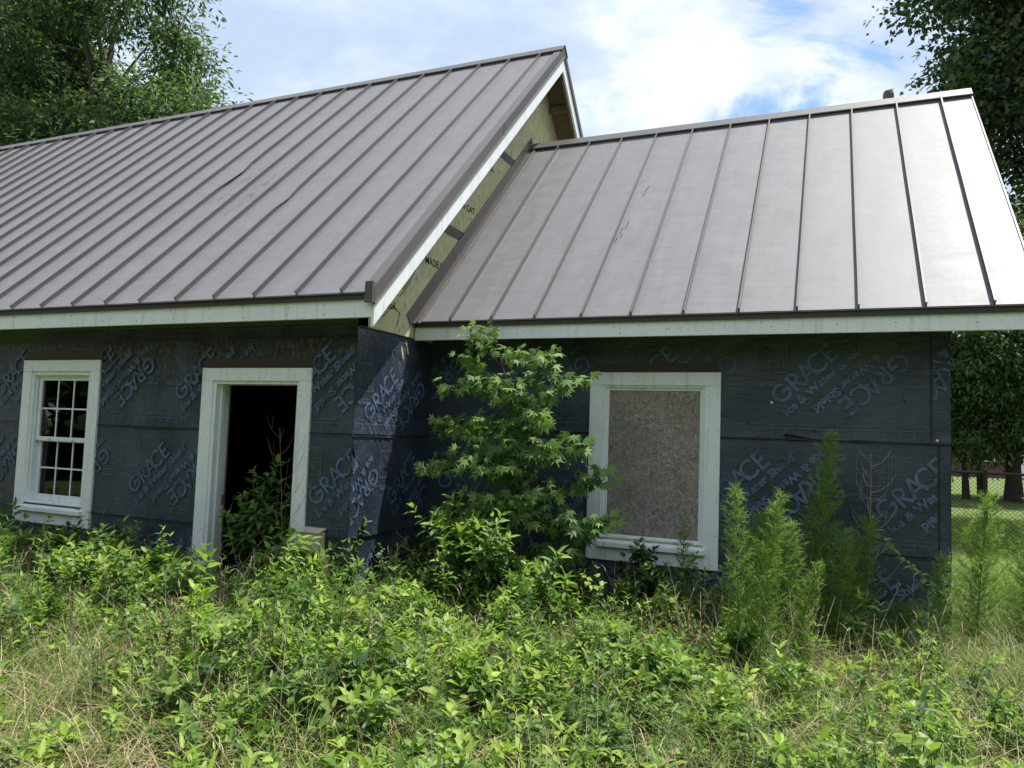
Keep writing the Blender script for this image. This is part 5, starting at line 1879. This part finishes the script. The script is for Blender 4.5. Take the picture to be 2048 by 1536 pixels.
FEN = [('feathery tall weed in front of the window corner, left of the pair', (3.03, -.18, 0), 1.25, (-.05, .02), 71, .16, 1.0, .55),
       ('feathery tall weed, right and fuller of the foreground pair', (3.14, -.24, 0), 1.22, (.12, .03), 72, .17, 1.05, .6),
       ('tallest feathery weed rising against the right wall print', (3.42, .78, 0), 1.62, (.12, .05), 73, .20, 1.6, .50),
       ('feathery weed in the shade right of the boarded window', (3.06, .66, 0), 1.02, (.02, 0), 74, .21, 1.6, .45),
       ('feathery weed leaning right before the wall middle', (3.66, .86, 0), 1.02, (.13, 0), 75, .20, 1.6, .45),
       ('short feathery weed beside the wing corner', (4.20, .86, 0), .80, (.05, 0), 76, .15, 1.3, .45),
       ('feathery tall weed on the lawn just right of the wing corner', (4.50, 1.30, 0), 1.20, (.09, .05), 77, .25, 1.4, .66),
       ('feathery weed farthest right beside the wing', (4.86, 1.55, 0), 1.05, (.12, .05), 78, .25, 1.4, .66),
       ('slim feathery weed between wing corner and fence post', (5.05, 2.3, 0), 1.25, (.05, .05), 83, .22, 1.0, .62),
       ('feathery weed leaning right at the right frame edge', (5.15, 1.55, 0), 1.0, (.22, .05), 84, .22, 1.0, .62),
       ('feathery weed between the foreground pair and the tallest one', (3.26, .36, 0), 1.0, (.03, .04), 85, .19, 1.5, .5),
       ('feathery weed behind the bare branching weed', (3.60, .55, 0), .95, (.02, .05), 86, .19, 1.4, .42),
       ('low feathery tuft at the foot of the wing wall', (4.02, .98, 0), .42, (.0, 0), 79, .24, 1.8, .45),
       ('feathery weed at the left frame edge below the window', (-3.95, -.22, 0), .78, (-.06, 0), 80, .16, 1.0, .35),
       ('thin feathery weed before the boarded window', (2.52, .70, 0), .92, (.0, 0), 81, .12, .8, .35),
       ('feathery seedling with pale tip before the right wall', (3.32, .05, 0), .80, (.16, .0), 82, .11, 1.1, .7)]
for a in FEN:
    fennel(*a)


# --- dead bare stalks
def dead_weed(label, base, top, seed, mat='dead', n=16, ln=.22, curl=.25, r=.004, group=None):
    rr = random.Random(seed)
    t = thing('dead_stalk', label, 'dead weed', base, group)
    gg = Geo()
    top = Vector(top)
    n_seg = 9
    wob = Vector((rr.gauss(0, .02), rr.gauss(0, .02), 0))
    pts = [Vector((0, 0, -.02)).lerp(top, i / n_seg) + wob * math.sin(math.pi * i / n_seg) * 2 for i in range(n_seg + 1)]
    gg.tube(pts, [r * (1 - .75 * i / n_seg) for i in range(n_seg + 1)], 5)
    gg.build('stem', M[mat], t)
    gg = Geo()
    for i in range(n):
        s = .32 + .66 * (i + rr.random() * .6) / n
        k = min(n_seg - 1, int(s * n_seg))
        a = pts[k].lerp(pts[k + 1], s * n_seg - k)
        an = i * 2.6 + rr.gauss(0, .5)
        ax = top.normalized()
        sd_ = ax.orthogonal().normalized()
        sd_.rotate(Matrix.Rotation(an, 3, ax))
        l = ln * rr.uniform(.6, 1.25) * (1.2 - .6 * s)
        e = a + sd_ * l * .75 + ax * l * .45 + Vector((0, 0, curl * l))
        m_ = a + sd_ * l * .5 + ax * l * .1
        q_ = [a * (1 - u) ** 2 + m_ * 2 * u * (1 - u) + e * u * u for u in (0, .25, .5, .75, 1)]
        gg.tube(q_, [r * .36, r * .33, r * .3, r * .24, r * .16], 3)
        if rr.random() < .5:
            b2 = q_[2]
            gg.tube([b2, b2 + (q_[4] - q_[2]) * .6 + Vector((rr.gauss(0, .02), rr.gauss(0, .02), .03))], r * .2, 3)
    gg.build('twigs', M[mat], t)
    return t


dead_weed('bleached bare branching weed standing before the right wall', (3.74, .92, 0), (.06, .03, 1.50), 91, n=26, ln=.26)
dead_weed('bare grey weed leaning left before the right wall', (3.72, .62, 0), (-.52, .12, .80), 92, n=22, ln=.26, curl=.6)
dead_weed('thin reddish bare weed in front of the doorway casing corner', (-.42, -.24, 0), (-.16, .05, 1.52), 93, 'dead_brown', n=17, ln=.34, curl=.7, r=.0042)
dead_weed('curled dry weed arching before the gable wall', (.02, .10, 0), (.42, .10, .70), 94, n=14, ln=.26, curl=-.3)
dead_weed('dry weed leaning left inside the doorway', (-.98, .10, 0), (-.42, .03, .78), 95, 'dead', n=18, ln=.18, curl=.4)
dead_weed('thin dry stalk with bent tip at the inner wall corner', (.42, .82, 0), (.03, .02, 1.05), 96, 'dead_brown', n=5, ln=.12, r=.0035)
dead_weed('dry stalk standing at the wing corner edge', (4.36, 1.05, 0), (-.06, .02, .85), 97, n=10, ln=.16)
dead_weed('short dry stalk with pale twigs near the right wall foot', (3.05, .45, 0), (.12, .05, .75), 98, 'dead', n=8, ln=.14)


def broom(label, base, h, n, spread, seed, mat='dead'):
    """clump of dry broomsedge stalks with ragged sheaths"""
    rr = random.Random(seed)
    t = thing('broomsedge_clump', label, 'dry grass', base)
    gg = Geo()
    lv = Leaves('blade')
    for i in range(n):
        an = rr.uniform(0, 6.28)
        lean = spread * rr.uniform(.2, 1)
        b = Vector((rr.gauss(0, .035), rr.gauss(0, .035), -.02))
        hh_ = h * rr.uniform(.6, 1.05)
        e = b + Vector((math.cos(an) * lean, math.sin(an) * lean, hh_))
        pts = limb_path(b, e, .03, 5)
        gg.tube(pts, [.0042, .0048, .0055, .0045, .0034, .001], 4)
        for k in range(9 + i % 2):
            u = rr.uniform(.15, .95)
            kk = min(4, int(u * 5))
            p = pts[kk].lerp(pts[kk + 1], u * 5 - kk)
            a2 = rr.uniform(0, 6.28)
            lv.add(tuple(p), (math.cos(a2) * .35, math.sin(a2) * .35, 1.0), (-math.cos(a2), -math.sin(a2), .3), rr.uniform(.05, .14), .005, rr.uniform(.2, .8), rr.uniform(.1, .6))
    gg.build('stalks', M[mat], t)
    lv.build('sheaths', M['grass_dry'], t, kind='stuff')
    return t


broom('brown broomsedge stalks at the bottom left of centre', (.92, -2.28, 0), .50, 6, .16, 101, 'dead_brown')
broom('pale broomsedge stalks leaning at the lower left', (.55, -2.42, 0), .40, 4, .14, 102)
broom('tall pale broomsedge leaning at the left frame edge', (-1.0, -1.95, 0), .52, 7, .26, 103)
broom('short broomsedge stalks at the bottom centre', (1.80, -1.86, 0), .38, 4, .12, 104)
broom('reddish broomsedge stalks below the boarded window', (1.95, .55, 0), .42, 5, .12, 105, 'dead_brown')
broom('reddish broomsedge clump left of the feathery pair', (2.66, .10, 0), .62, 8, .18, 106, 'dead_brown')
broom('dense brown broomsedge base at the bottom edge', (1.22, -2.12, 0), .34, 10, .14, 107, 'dead_brown')
broom('straw broomsedge stalks before the right wall', (3.35, .30, 0), .70, 6, .22, 108)

# --- pale vine hanging before the right wall
vt = thing('vine', 'pale-leaved vine trailing down before the right wall', 'vine', (3.82, .95, 0))
g = Geo()
vp = [(0, 0, 0), (-.02, -.02, .4), (0, 0, .8), (-.02, -.06, 1.0), (.08, -.08, .86), (.22, -.10, .74), (.36, -.12, .62), (.45, -.12, .50)]
g.tube(vp, .0022, 4)
g.build('stem', M['stem_green'], vt)
lv = Leaves('lance')
rr = random.Random(8)
for i in range(70):
    k = rr.randint(2, 6)
    p = Vector(vp[k]).lerp(Vector(vp[k + 1]), rr.random())
    a2 = rr.uniform(0, 6.28)
    lv.add(tuple(p), (math.cos(a2), math.sin(a2) * .6 - .2, rr.uniform(-.5, .6)), (0, -.6, 1), rr.uniform(.03, .06), rr.uniform(.012, .02), rr.uniform(.6, 1), .2)
lv.build('leaves', M['leaf_weed'], vt)

print('objects', len(SC.objects), 'tris', sum(len(o.data.polygons) for o in SC.objects if o.type == 'MESH'))
